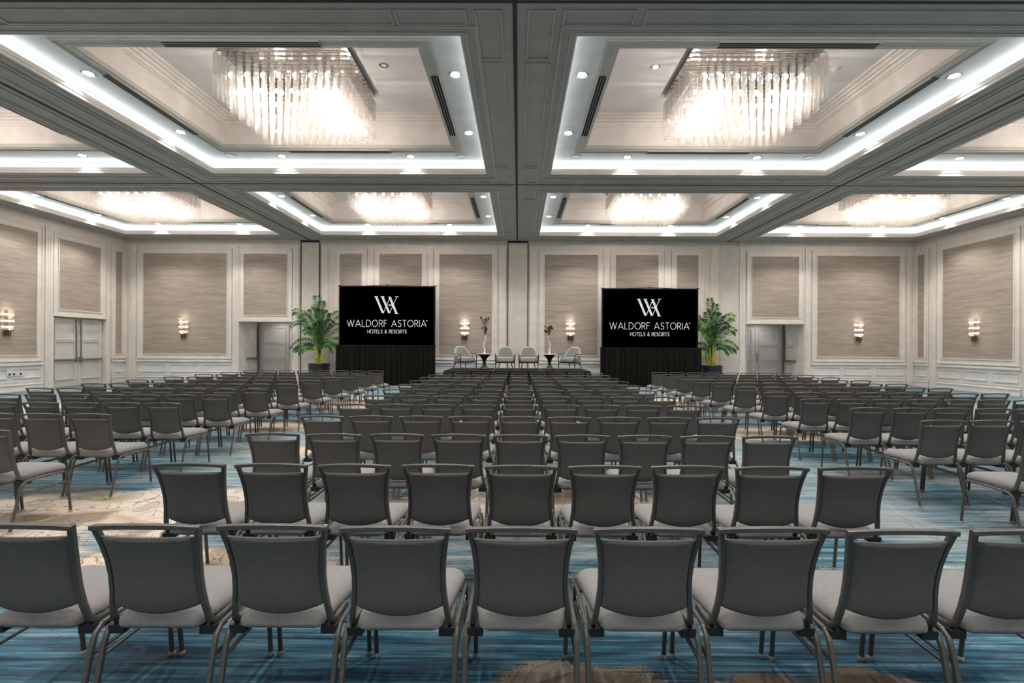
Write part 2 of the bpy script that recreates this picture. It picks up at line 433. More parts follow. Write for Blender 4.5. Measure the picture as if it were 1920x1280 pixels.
BAYWX = ['far left', 'centre left', 'centre right', 'far right']
BAYWY = ['rear', 'overhead', 'near', 'back-wall']
vent_i = 0
def coffer(ix, iy):
    (x0, x1), (y0, y1) = BAYX[ix], BAYY[iy]
    g = 0.2    # how far the cove recess runs behind the lip
    lip = MB()
    T = T_dn
    # lip mouldings on the opening's upright faces
    lip.frame(T, x0 + 0.02, x1 - 0.02, y0 + 0.02, y1 - 0.02, 0.02, -0.15, -0.015)
    lip.frame(T, x0 + 0.035, x1 - 0.035, y0 + 0.035, y1 - 0.035, 0.02, -0.15, -0.075)
    lip.frame(T, x0 - 0.02, x1 + 0.02, y0 - 0.02, y1 + 0.02, 0.03, -0.175, -0.15)
    tag(lip.obj('cove_lip', 'molding_paint', ceiling), kind='structure')
    # recess back wall + soffit + tray
    ax0, ax1, ay0, ay1 = x0 + 0.80, x1 - 0.80, y0 + 0.84, y1 - 0.84
    c = MB()
    c.frame(T, x0 - g, x1 + g, y0 - g, y1 + g, 0.03, -0.44, -0.15)
    c.box(x0 - g, ax0, y0 - g, y1 + g, ZS, ZS + 0.05); c.box(ax1, x1 + g, y0 - g, y1 + g, ZS, ZS + 0.05)
    c.box(ax0, ax1, y0 - g, ay0, ZS, ZS + 0.05); c.box(ax0, ax1, ay1, y1 + g, ZS, ZS + 0.05)
    tag(c.obj('cove_soffit', 'cove_paint', ceiling), kind='structure')
    f = MB()
    f.frame(T, ax0 - 0.02, ax1 + 0.02, ay0 - 0.02, ay1 + 0.02, 0.05, -(ZS - HC), -(ZF - HC) )
    f.frame(T, ax0 + 0.02, ax1 - 0.02, ay0 + 0.02, ay1 - 0.02, 0.038, -(ZS + 0.06 - HC), -(ZF - HC) - 0.02)
    f.frame(T, ax0 - 0.07, ax1 + 0.07, ay0 - 0.07, ay1 + 0.07, 0.10, -(ZS - HC), -(ZF - HC) - 0.015)
    f.frame(T, ax0 - 0.17, ax1 + 0.17, ay0 - 0.17, ay1 + 0.17, 0.035, -(ZS - HC), -(ZF - HC))
    f.frame(T, ax0 - 0.205, ax1 + 0.205, ay0 - 0.205, ay1 + 0.205, 0.025, -(ZS - HC), -(ZS - HC) + 0.025)
    tag(f.obj('tray_frame', 'tray_molding_paint', ceiling), kind='structure')
    wl = MB()
    wl.frame(T, ax0 + 0.004, ax1 - 0.004, ay0 + 0.004, ay1 - 0.004, 0.03, -(ZT - HC), -(ZS - HC))
    tag(wl.obj('tray_wall', 'tray_wall_paint', ceiling), kind='structure')
    cr = MB()
    hh = ZT - HC
    for k, (o1, zt, zb) in enumerate(((0.24, 0.0, 0.05), (0.17, 0.05, 0.10), (0.11, 0.10, 0.16), (0.06, 0.16, 0.24), (0.03, 0.24, 0.28))):
        cr.frame(T, ax0 + o1, ax1 - o1, ay0 + o1, ay1 - o1, o1, -(hh - zt), -(hh - zb))
    tag(cr.obj('crown_molding', 'tray_wall_paint', ceiling), kind='structure')
    tp = MB().box(ax0 - 0.04, ax1 + 0.04, ay0 - 0.04, ay1 + 0.04, ZT, ZT + 0.04)
    tag(tp.obj('tray_panel', 'tray_ceiling_paint', ceiling), kind='structure')
    where = '%s coffer of the %s row' % (BAYWX[ix], BAYWY[iy])
    xm, ym = (x0 + x1) / 2, (y0 + y1) / 2
    # LED strips in the cove (real lamps)
    zl = ZL + 0.02
    for (lx, ly, sx, sy) in ((xm, y0 - 0.11, x1 - x0 + 0.2, 0.04), (xm, y1 + 0.11, x1 - x0 + 0.2, 0.04),
                             (x0 - 0.11, ym, 0.04, y1 - y0 + 0.2), (x1 + 0.11, ym, 0.04, y1 - y0 + 0.2)):
        L = max(sx, sy)
        area('cove_light', (lx, ly, zl + 0.012), sx, sy, P_COVE * L, (math.pi, 0, 0), (0.93, 0.975, 1.0))
        s_ = MB().box(lx - sx / 2, lx + sx / 2, ly - sy / 2, ly + sy / 2, ZL, zl)
        tag(s_.obj('light_strip', 'led_glow', ceiling), kind='structure')
    # diffusers in the tray frame
    for side, (cx, cy_, rz, L) in (('front', (xm, ay0 - 0.12, 0, 1.27)), ('back', (xm, ay1 + 0.12, math.pi, 1.27)),
                                  ('left', (ax0 - 0.12, ym, -math.pi / 2, 1.22)), ('right', (ax1 + 0.12, ym, math.pi / 2, 1.22))):
        if iy < 2 or not in_frame([(cx, cy_, ZF)]): continue
        if side == 'front' and iy == 3: continue
        e = thing('air_vent', 'black linear slot air vent, %s edge of the %s' % (side, where), 'air vent', (cx, cy_, ZF), rz, 'linear slot air vents in the coffers')
        for a0, a1, h0, nm, mm in ((-0.07, 0.07, -0.015, 'vent_body', 'grille_black'),):
            MB().box(-L, L, a0, a1, h0, 0.012).obj(nm, mm, e)
        for yy, hw_ in ((-0.078, 0.008), (-0.024, 0.003), (0.024, 0.003), (0.078, 0.008)):
            MB().box(-L - 0.02, L + 0.02, yy - hw_, yy + hw_, -0.019, 0.0).obj('slat', 'tray_molding_paint', e)
    # downlights
    dl = []
    for sx in (-1.68, 1.68): dl += [('front', xm + sx, y0 + 0.27), ('back', xm + sx, y1 - 0.27)]
    for sy in (-1.2, 1.2): dl += [('left', x0 + 0.31, ym + sy), ('right', x1 - 0.31, ym + sy)]
    for side, dx, dy in dl:
        spot('downlight_lamp', (dx, dy, ZS - 0.03), P_DOWN)
        if iy < 2 or not in_frame([(dx, dy, ZS)]): continue
        if side == 'front': continue
        nth = {'left': 'left', 'right': 'right'}
        if side in ('front', 'back'): w_ = 'left' if dx < xm else 'right'
        else: w_ = 'nearer' if dy < ym else 'farther'
        e = thing('recessed_downlight', 'round recessed downlight, %s one on the %s soffit, %s' % (w_, side, where), 'downlight', (dx, dy, ZS), 0, 'recessed downlights in the coffer soffits')
        MB().lathe([(0.115, -0.012), (0.115, 0.0), (0.085, 0.0), (0.085, -0.006), (0.10, -0.012)], seg=20, cap=False).obj('trim_ring', 'white_plastic', e, True)
        MB().lathe([(0.0, -0.004), (0.086, -0.004), (0.086, 0.0)], seg=20, cap=False).obj('lens', 'downlight_glow', e)
    # speakers in the corners
    for sx, wx in ((-1, 'left'), (1, 'right')):
        dx = xm + sx * (x1 - x0 - 1.30) / 2; dy = y1 - 0.30
        if in_frame([(dx, dy, ZS)]) and abs(dx) < 9:
            e = thing('ceiling_speaker', 'round flush ceiling speaker, back %s corner of the %s' % (wx, where), 'speaker', (dx, dy, ZS), 0, 'ceiling speakers in the coffers')
            MB().lathe([(0.0, -0.012), (0.125, -0.010), (0.125, 0)], seg=20, cap=False).obj('grille', 'white_plastic', e, True)
            MB().lathe([(0.125, 0.0), (0.125, -0.016), (0.145, -0.012), (0.145, 0)], seg=20, cap=False).obj('trim_ring', 'tray_molding_paint', e, True)
for ix in range(4):
    for iy in range(4): coffer(ix, iy)

# small fittings on the tray ceilings
for nm, lb, (x, y), cat in (('recessed_spotlight', 'small recessed spotlight beside the chandelier, near centre left coffer', (-2.77, 9.84), 'spotlight'),
                            ('recessed_spotlight', 'small lit recessed spotlight beside the chandelier, near centre right coffer', (2.77, 9.87), 'spotlight')):
    e = thing(nm, lb, cat, (x, y, ZT))
    MB().lathe([(0.09, -0.012), (0.09, 0), (0.06, 0), (0.06, -0.012)], seg=18, cap=False).obj('trim_ring', 'white_plastic', e, True)
    MB().lathe([(0, -0.006), (0.06, -0.006), (0.06, 0)], seg=18, cap=False).obj('lens', 'downlight_glow' if x > 0 else 'white_plastic', e)
e = thing('smoke_detector', 'white smoke detector on the tray ceiling right of the near right chandelier', 'smoke detector', (6.45, 9.9, ZT))
MB().lathe([(0.08, 0), (0.08, -0.02), (0.06, -0.04)], seg=18).obj('base', 'white_plastic', e, True)
MB().lathe([(0.045, -0.04), (0.05, -0.07), (0.02, -0.09)], seg=18).obj('sensor_head', 'white_plastic', e, True)

# ------------------------------------------------------------------ chandeliers
def tube_mb(L, r=0.05):
    return MB().lathe([(0.004, 0.0), (r * 0.6, -0.004), (r, -0.03), (r, -L + 0.01), (r * 0.92, -L), (0.004, -L + 0.006)], seg=10, cap=False)
NX, NY, PT = 17, 13, 0.152
def make_chandelier(x, y, label):
    e = thing('crystal_chandelier', label, 'chandelier', (x, y, ZT), 0, 'rectangular crystal chandeliers in the ceiling coffers')
    hx, hy = (NX - 1) * PT / 2, (NY - 1) * PT / 2
    MB().box(-hx - 0.02, hx + 0.02, -hy - 0.02, hy + 0.02, -0.10, 0).obj('base_plate', 'mirror_plate', e)
    def two(mb):
        a = tube_mb(0.40); n = len(a.v); b_ = tube_mb(0.42)
        a.v += [(p, q, z_ - 0.42) for p, q, z_ in b_.v]; nf = len(a.f); a.f += [tuple(k + n for k in f) for f in b_.f]
        me = a.mesh('outer_tube', 'smoked_crystal', True, False); me.materials.append(M['crystal'])
        for p in list(me.polygons)[nf:]: p.material_index = 1
        return me
    me_long = two(None)
    me_in = tube_mb(0.86).mesh('inner_tube', 'crystal', True, False)
    cells = []
    for i in range(NX):
        for j in range(NY):
            ring = min(i, NX - 1 - i, j, NY - 1 - j)
            off = (PT / 2 if j % 2 else 0) * (1 if 0 < i < NX - 1 and 0 < j < NY - 1 else 0)
            cells.append((ring, j, i, -hx + i * PT + off, -hy + j * PT))
    cells.sort(key=lambda c: (c[0] != 0, c[1], c[2]))
    rest = MB()
    for k, (ring, j, i, tx, ty) in enumerate(cells):
        if ring == 0: zt = -0.20; me = me_long
        elif ring == 1: zt = -0.36; me = me_in
        else: zt = -0.46; me = me_in
        if k < 100:
            o = bpy.data.objects.new('glass_tube', me); COL.objects.link(o); o.parent = e; o.location = (tx, ty, zt)
        else:
            t = tube_mb(0.84 if ring == 0 else 0.86)
            n = len(rest.v); rest.v += [(a + tx, b_ + ty, c + zt) for a, b_, c in t.v]
            rest.f += [tuple(q + n for q in f) for f in t.f]
    o = rest.obj('glass_tube_field', 'crystal', e, True, fix=False); tag(o, kind='stuff')
    # metal hangers and rails
    rl = MB()
    for j in range(NY): rl.box(-hx, hx, -hy + j * PT - 0.006, -hy + j * PT + 0.006, -0.19, -0.17)
    rl.obj('hanging_rail', 'steel', e)
    for i in range(7):
        for (zz, off) in ((-0.60, 0.0), (-0.93, 0.5)):
            for j in range(4):
                bxp = -hx + PT * 1.5 + (i + off * 0.5) * (2 * hx - 3 * PT) / 6.5; byp = -hy + PT * 0.5 + j * (2 * hy - PT) / 3
                b_ = MB().lathe([(0.004, 0.045), (0.026, 0.03), (0.034, 0), (0.026, -0.03), (0.004, -0.045)], seg=8, cap=False)
                b_.obj('bulb', 'bulb_glow', e, True, (bxp, byp, zz), fix=False)
    return e
def chand_lights(x, y):
    for sx in (-0.72, 0.72):
        for (sy, zz) in ((-0.5, -0.72), (0.5, -0.72)):
            point('chandelier_lamp', (x + sx, y + sy, ZT + zz - 0.1), P_CHAND, 0.09)
    # lamps at the lower tips throw light down into the room
proto = make_chandelier(-4.5, 9.98, 'large rectangular crystal chandelier in the near centre left coffer')
chand_lights(-4.5, 9.98)
for ix in range(4):
    for iy in (2, 3):
        if (ix, iy) == (1, 2): continue
        xm = {0: -13.2, 1: -4.5, 2: 4.5, 3: 13.2}[ix]; ym = sum(BAYY[iy]) / 2
        chand_lights(xm, ym)
        c = dup(proto); c.location = (xm, ym, ZT)
        size = 'large' if iy == 2 else 'distant'
        c['label'] = '%s rectangular crystal chandelier in the %s coffer of the %s row' % (size, BAYWX[ix], BAYWY[iy])

# ------------------------------------------------------------------ walls
T_back = lambda u, v, d: (u, YB - d, v)
T_left = lambda u, v, d: (-XW + d, u, v)
T_right = lambda u, v, d: (XW - d, u, v)
AL = (-12.15, -9.86); AR = (9.85, 12.34); AH = 2.64; AD = 1.6
wb = MB()
for (a, b_) in ((-XW - 0.3, AL[0]), (AL[1], AR[0]), (AR[1], XW + 0.3)): wb.box(a, b_, YB, YB + 0.25, 0, HC + 0.2)
for (a, b_) in (AL, AR): wb.box(a, b_, YB, YB + 0.25, AH, HC + 0.2)
for (a, b_) in (AL, AR):      # alcoves
    wb.box(a - 0.2, a, YB + 0.25, YB + AD + 0.2, 0, AH + 0.2); wb.box(b_, b_ + 0.2, YB + 0.25, YB + AD + 0.2, 0, AH + 0.2)
    wb.box(a, b_, YB + AD, YB + AD + 0.2, 0, AH + 0.2); wb.box(a, b_, YB + 0.25, YB + AD, AH + 0.06, AH + 0.26)
wall_back = wb.obj('wall_back', 'wall_paint'); tag(wall_back, kind='structure')
DL = (17.73, 20.0, 2.66)
wl = MB()
wl.box(-XW - 0.3, -XW, YR, DL[0], 0, HC + 0.2); wl.box(-XW - 0.3, -XW, DL[1], YB + 0.25, 0, HC + 0.2)
wl.box(-XW - 0.3, -XW, DL[0], DL[1], DL[2], HC + 0.2); wl.box(-XW - 0.3, -XW - 0.2, DL[0], DL[1], 0, DL[2])
wall_left = wl.obj('wall_left', 'wall_paint'); tag(wall_left, kind='structure')
wall_right = MB().box(XW, XW + 0.3, YR, YB + 0.25, 0, HC + 0.2).obj('wall_right', 'wall_paint'); tag(wall_right, kind='structure')
wall_front = MB().box(-XW - 0.3, XW + 0.3, YR - 0.3, YR, 0, HC + 0.2).obj('wall_front', 'wall_paint'); tag(wall_front, kind='structure')

def paper(T, wall, u0, u1, v0, v1):
    p = MB().tbox(T, u0, u1, v0, v1, 0, 0.012); p.obj('wallpaper_panel', 'grasscloth', wall)
    k = MB()
    k.frame(T, u0, u1, v0, v1, 0.035, 0, 0.045)
    k.frame(T, u0 - 0.035, u1 + 0.035, v0 - 0.035, v1 + 0.035, 0.14, 0, 0.022)
    k.frame(T, u0 - 0.175, u1 + 0.175, v0 - 0.175, v1 + 0.175, 0.05, 0, 0.055)
    k.obj('panel_molding', 'molding_paint', wall)
def wains(T, wall, u0, u1, n):
    MB().tbox(T, u0, u1, 0.0, 0.98, 0, 0.008).obj('wainscot_backing', 'wainscot_paint', wall)
    k = MB(); k.tbox(T, u0, u1, 0.89, 0.955, 0, 0.06); k.tbox(T, u0, u1, 0.86, 0.89, 0, 0.035); k.tbox(T, u0, u1, 0.955, 0.975, 0, 0.035)
    k.obj('chair_rail', 'wainscot_paint', wall)
    st = (u1 - u0) / n
    for i in range(n):
        a, c = u0 + i * st + 0.09, u0 + (i + 1) * st - 0.09
        q = MB(); q.frame(T, a + 0.03, c - 0.03, 0.47, 0.76, 0.03, 0, 0.032); q.obj('wainscot_panel', 'wainscot_paint', wall)
    q = MB(); q.tbox(T, u0, u1, 0, 0.20, 0, 0.03); q.tbox(T, u0, u1, 0.20, 0.235, 0, 0.045); q.tbox(T, u0, u1, 0.31, 0.34, 0, 0.02); q.tbox(T, u0, u1, 0, 0.05, 0, 0.045)
    return q
def pil(T, wall, u0, u1, m='molding_paint', z1=5.93, d=0.05, z0=0.0):
    k = MB(); k.tbox(T, u0, u1, z0, z1, 0, d)
    w_ = u1 - u0
    if w_ > 0.12:
        k.tbox(T, u0 + w_ * 0.3, u0 + w_ * 0.42, z0, z1, d, d + 0.012); k.tbox(T, u0 + w_ * 0.62, u0 + w_ * 0.72, z0, z1, d, d + 0.012)
    k.obj('pilaster', m, wall)
PT_, PB_ = 5.60, 1.24
bb = []
bb.append(wains(T_back, wall_back, -16.62, -12.44, 3)); paper(T_back, wall_back, -16.34, -12.69, PB_, PT_)
bb.append(wains(T_back, wall_back, 12.66, 16.76, 3)); paper(T_back, wall_back, 12.92, 16.48, PB_, PT_)
paper(T_back, wall_back, -11.95, -10.07, 2.93, 5.58); paper(T_back, wall_back, 10.1, 12.12, 2.93, 5.56)
for (a, c) in ((-7.78, -6.82), (-6.05, -4.21), (-3.45, -1.16), (1.13, 3.44), (4.21, 6.05), (6.85, 7.78)):
    paper(T_back, wall_back, a, c, PB_, PT_); bb.append(wains(T_back, wall_back, a - 0.23, c + 0.23, 2 if c - a > 2 else 1))
for (a, c) in ((-16.95, -16.64), (-12.42, -12.19), (12.4, 12.63), (16.78, 16.98), (-9.8, -9.55), (9.57, 9.8), (-8.55, -8.3), (8.32, 8.6),
               (-0.83, -0.56), (0.49, 0.76), (-6.55, -6.3), (6.3, 6.58), (-3.93, -3.72), (3.7, 3.93)):
    pil(T_back, wall_back, a, c)
# header bands over the alcoves
for (a, c) in (AL, AR):
    k = MB(); k.frame(T_back, a, c, -0.2, AH, 0.03, 0, 0.05); k.tbox(T_back, a - 0.06, c + 0.06, AH, AH + 0.07, 0, 0.06)
    k.obj('opening_trim', 'molding_paint', wall_back)
# airwall pocket panels
for nm, (a, c) in (('trim_1', (-9.48, -8.63)), ('trim_2', (-0.49, 0.42)), ('trim_3', (8.68, 9.50))):
    p = MB().tbox(T_back, a + 0.05, c - 0.05, 0, 6.10, 0, 0.03).obj(nm, 'pocket_paint'); tag(p, kind='structure')
    k = MB(); k.tbox(T_back, a, a + 0.03, 0, 6.13, 0, 0.034); k.tbox(T_back, c - 0.03, c, 0, 6.13, 0, 0.034); k.tbox(T_back, a, c, 6.10, 6.19, 0, 0.034)
    k.obj('seal_strip', 'seam_rubber', p)
    if nm == 'trim_3':
        MB().lathe([(0.03, 0), (0.03, 0.02), (0.02, 0.03)], seg=12).obj('lock_knob', 'black_metal', p)
        o = p.children[-1]; o.rotation_euler = (R(90), 0, 0); o.location = (8.80, YB - 0.03, 1.07)
# cornice
for T, wall, us in ((T_back, wall_back, [(-XW, -9.48), (-8.63, -0.49), (0.42, 8.68), (9.5, XW)]), (T_left, wall_left, [(YR, YB)]), (T_right, wall_right, [(YR, YB)])):
    k = MB()
    for (a, c) in us:
        k.tbox(T, a, c, 6.12, 6.19, 0, 0.10); k.tbox(T, a, c, 6.06, 6.12, 0, 0.07); k.tbox(T, a, c, 6.0, 6.06, 0, 0.03)
    k.obj('cornice', 'pocket_paint', wall)
# side walls
bl = []; br_ = []
paper(T_left, wall_left, 14.2, 17.13, PB_, PT_); bl.append(wains(T_left, wall_left, 13.95, 17.38, 3))
paper(T_left, wall_left, 17.95, 19.74, 2.93, 5.56)
paper(T_left, wall_left, 20.47, 20.82, PB_, PT_); bl.append(wains(T_left, wall_left, 20.3, YB - 0.02, 1))
pil(T_left, wall_left, 17.42, 17.7); pil(T_left, wall_left, 20.03, 20.2)
paper(T_right, wall_right, 16.8, 19.6, PB_, PT_); br_.append(wains(T_right, wall_right, 16.55, 19.85, 3))
paper(T_right, wall_right, 20.47, 20.82, PB_, PT_); br_.append(wains(T_right, wall_right, 20.25, YB - 0.02, 1))
pil(T_right, wall_right, 19.88, 20.2); pil(T_right, wall_right, 16.05, 16.45)
k = MB().tbox(T_right, 15.97, 16.0, 0, 6.1, 0, 0.03).obj('seal_strip', 'seam_rubber', wall_right)
for T, wall, ww in ((T_right, wall_right, [(12.2, 15.0), (8.5, 11.3), (4.8, 7.6)]), (T_left, wall_left, [(10.3, 13.0), (6.5, 9.3)])):
    for (a, c) in ww: paper(T, wall, a, c, PB_, PT_); (br_ if T is T_right else bl).append(wains(T, wall, a - 0.25, c + 0.25, 3))
k = MB(); k.frame(T_left, DL[0], DL[1], -0.3, DL[2], 0.03, 0, 0.05); k.tbox(T_left, DL[0] - 0.05, DL[1] + 0.05, DL[2], DL[2] + 0.07, 0, 0.06)
k.obj('opening_trim', 'molding_paint', wall_left)
for nm, lst in (('baseboard_back', bb), ('baseboard_left', bl), ('baseboard_right', br_)):
    k = MB()
    for q in lst: n = len(k.v); k.v += q.v; k.f += [tuple(i + n for i in f) for f in q.f]
    tag(k.obj(nm, 'wainscot_paint'), kind='structure')

# doors: T maps (u, z, d)
door_n = [0]
def door(T, u0, u1, h, hinge, d=0.03, rod=True, panels=((0.12, 0.36), (0.42, 0.66), (0.70, 0.95)), bar=True):
    door_n[0] += 1
    D = MB().tbox(T, u0, u1, 0.01, h, -0.03, d).obj('door_%d' % door_n[0], 'door_paint'); tag(D, kind='structure')
    for (a, c) in panels:
        q = MB(); q.frame(T, u0 + 0.19, u1 - 0.19, h * a, h * c, 0.045, d, d + 0.03); q.obj('door_panel', 'door_paint', D)
    if bar:
        hu = u1 - 0.09 if hinge < 0 else u0 + 0.09; eu = u0 + 0.05 if hinge < 0 else u1 - 0.05
        a, c = sorted((hu, eu))
        q = MB(); q.tbox(T, a, c, 1.0, 1.06, d + 0.03, d + 0.07); q.tbox(T, hu - 0.05, hu + 0.05, 0.94, 1.13, d, d + 0.08); q.tbox(T, eu - 0.02, eu + 0.02, 1.0, 1.06, d, d + 0.05)
        q.obj('push_bar', 'steel', D)
        if rod:
            q = MB(); q.tbox(T, hu - 0.014, hu + 0.014, 1.1, h - 0.03, d + 0.015, d + 0.04); q.tbox(T, hu - 0.03, hu + 0.03, h - 0.14, h - 0.02, d, d + 0.05)
            q.tbox(T, hu - 0.022, hu + 0.022, 1.95, 1.99, d, d + 0.045); q.obj('vertical_rod', 'steel', D)
    return D
T_ld = lambda u, v, d: (-XW - 0.14 + d, u, v)
ym = (DL[0] + DL[1]) / 2 + 0.02
door(T_ld, DL[0] + 0.03, ym - 0.008, DL[2] - 0.05, -1); door(T_ld, ym + 0.008, DL[1] - 0.03, DL[2] - 0.05, 1)
TA = lambda u, v, d: (u, YB + AD - d, v)
# left alcove: door in its side wall, wide door at the back
TLs = lambda u, v, d: (AL[0] + d, u, v)
door(TLs, YB + 0.45, YB + AD - 0.18, AH - 0.18, -1)
MB().tbox(TLs, YB + AD - 0.16, YB + AD - 0.02, 0, AH, 0, 0.03).obj('door_jamb', 'steel', wall_back)
door(TA, AL[0] + 0.12, AL[0] + 1.42, AH - 0.1, -1, bar=False)
TRs = lambda u, v, d: (AR[1] - d, u, v)
door(TRs, YB + 0.45, YB + AD - 0.18, AH - 0.18, -1)
MB().tbox(TRs, YB + AD - 0.16, YB + AD - 0.02, 0, AH, 0, 0.03).obj('door_jamb', 'steel', wall_back)
D = door(TA, AR[1] - 1.30, AR[1] - 0.12, AH - 0.1, 1, bar=False)
q = MB().tbox(TA, AR[1] - 1.24, AR[1] - 1.19, 0.95, 1.35, 0.03, 0.07); q.obj('pull_handle', 'steel', D)
door(TA, AR[0] + 0.02, AR[1] - 1.32, AH - 0.1, 1, bar=False)
for (a, c) in (AL, AR):
    l = area('alcove_ceiling_light', ((a + c) / 2, YB + 1.0, AH + 0.04), 0.3, 0.3, 4, (0, 0, 0), (1, 0.96, 0.92))
# wall outlet plate
e = thing('wall_outlet', 'white wall plate with black sockets on the left wall wainscot', 'wall socket', (-XW + 0.036, 16.4, 0.6))
MB().box(-0.006, 0.006, -0.28, 0.28, -0.07, 0.07).obj('face_plate', 'white_plastic', e)
for yy in (-0.2, -0.06, 0.16):
    MB().box(0.004, 0.012, yy - 0.03, yy + 0.03, -0.035, 0.035).obj('socket', 'black_plastic', e)

# ------------------------------------------------------------------ wall sconces
def sconce(T0, label, rz):
    e = thing('wall_sconce', label, 'wall lamp', T0, rz, 'crystal wall sconces')
    # local: +y towards the room is -y ; wall at y=0
    MB().box(-0.05, 0.05, -0.02, 0, -0.42, 0.35).obj('back_plate', 'brass', e)
    for zi, (z0, wd, n) in enumerate(((0.22, 0.21, 6), (0.0, 0.205, 6), (-0.2, 0.185, 6))):
        for i in range(n):
            a = math.pi * (i + 0.5) / n
            xx, yy = -math.cos(a) * wd, -0.03 - math.sin(a) * 0.12
            t = MB().lathe([(0.004, 0.15), (0.024, 0.14), (0.028, 0.12), (0.028, -0.11), (0.022, -0.13), (0.004, -0.135)], (xx, yy, z0), 8, False)
            t.obj('crystal_rod', 'crystal', e, True, fix=False)
        MB().sweep([(-wd * math.cos(math.pi * k / 10) * 0.82, -0.03 - 0.12 * math.sin(math.pi * k / 10) * 0.82, z0 - 0.02) for k in range(11)], 0.02, 0.02, 6).obj('glow_band', 'sconce_glow', e)
        MB().sweep([(-wd * math.cos(math.pi * k / 10) * 1.1, -0.03 - 0.12 * math.sin(math.pi * k / 10) * 1.15, z0 - 0.12) for k in range(11)], 0.008, 0.012, 6).obj('band', 'bronze', e)
    for i in range(5):
        a = math.pi * (i + 0.5) / 5
        t = MB().lathe([(0.004, 0.1), (0.024, 0.09), (0.022, -0.08), (0.004, -0.12)], (-math.cos(a) * 0.10, -0.03 - math.sin(a) * 0.07, -0.42), 8, False)
        t.obj('finial_rod', 'bronze', e, True, fix=False)
    d = (Matrix.Rotation(rz, 3, 'Z') @ Vector((0, -0.09, 0)))
    for zz in (0.34, 0.11, -0.29):
        point('sconce_lamp', (T0[0] + d.x * 2.4, T0[1] + d.y * 2.4, T0[2] + zz), P_SCONCE, 0.03, (1, 0.88, 0.74))
SZ = 2.42
sconce((-14.55, YB - 0.012, SZ), 'crystal wall sconce on the far left panel of the back wall', 0)
sconce((-2.33, YB - 0.012, SZ), 'crystal wall sconce behind the leftmost stage armchair', 0)
sconce((2.25, YB - 0.012, SZ), 'crystal wall sconce behind the rightmost stage armchair', 0)
sconce((14.7, YB - 0.012, SZ), 'crystal wall sconce on the far right panel of the back wall', 0)
sconce((-XW + 0.012, 16.1, SZ), 'crystal wall sconce on the left side wall at the photo edge', R(90))
sconce((XW - 0.012, 18.2, SZ), 'crystal wall sconce on the right side wall', R(-90))

# ------------------------------------------------------------------ lettering (drawn as strokes)
def arc(cx, cy_, rx, ry, a0, a1, n=14):
    return [(cx + rx * math.cos(R(a0 + (a1 - a0) * i / n)), cy_ + ry * math.sin(R(a0 + (a1 - a0) * i / n))) for i in range(n + 1)]
GL = {
 'W': (1.25, [[(0, 1), (0.33, 0), (0.64, 1), (0.94, 0), (1.25, 1)]]),
 'A': (0.92, [[(0, 0), (0.46, 1), (0.92, 0)], [(0.16, 0.3), (0.76, 0.3)]]),
 'L': (0.5, [[(0, 1), (0, 0), (0.5, 0)]]),
 'D': (0.78, [[(0, 0), (0, 1), (0.28, 1)] + arc(0.28, 0.5, 0.5, 0.5, 90, -90) + [(0, 0)]]),
 'O': (1.0, [arc(0.5, 0.5, 0.5, 0.5, 0, 360, 28)]),
 'R': (0.6, [[(0, 0), (0, 1), (0.3, 1)] + arc(0.3, 0.74, 0.27, 0.26, 90, -90) + [(0, 0.48)], [(0.28, 0.48), (0.6, 0)]]),
 'F': (0.52, [[(0, 0), (0, 1), (0.52, 1)], [(0, 0.54), (0.44, 0.54)]]),
 'E': (0.52, [[(0.52, 1), (0, 1), (0, 0), (0.52, 0)], [(0, 0.54), (0.44, 0.54)]]),
 'S': (0.56, [arc(0.29, 0.75, 0.25, 0.25, 30, 270) + arc(0.27, 0.26, 0.27, 0.26, 90, -150)]),
 'T': (0.62, [[(0, 1), (0.62, 1)], [(0.31, 1), (0.31, 0)]]),
 'I': (0.02, [[(0, 0), (0, 1)]]),
 'H': (0.66, [[(0, 0), (0, 1)], [(0.66, 0), (0.66, 1)], [(0, 0.52), (0.66, 0.52)]]),
 '&': (0.66, [[(0.66, 0), (0.16, 0.62)] + arc(0.3, 0.79, 0.18, 0.2, 215, -40)[1:] + [(0.12, 0.46)] + arc(0.26, 0.25, 0.25, 0.25, 130, 320)[1:] + [(0.6, 0.42)]]),
 '*': (0.12, [arc(0.06, 0.93, 0.05, 0.05, 0, 360, 10)]),
 ' ': (0.3, [])}
def text_strokes(s, gap=0.27):
    x = 0; out = []
    for ch in s:
        wd, st = GL[ch]
        for p in st: out.append([(x + a, b_) for a, b_ in p])
        x += wd + gap
    return out, x - gap
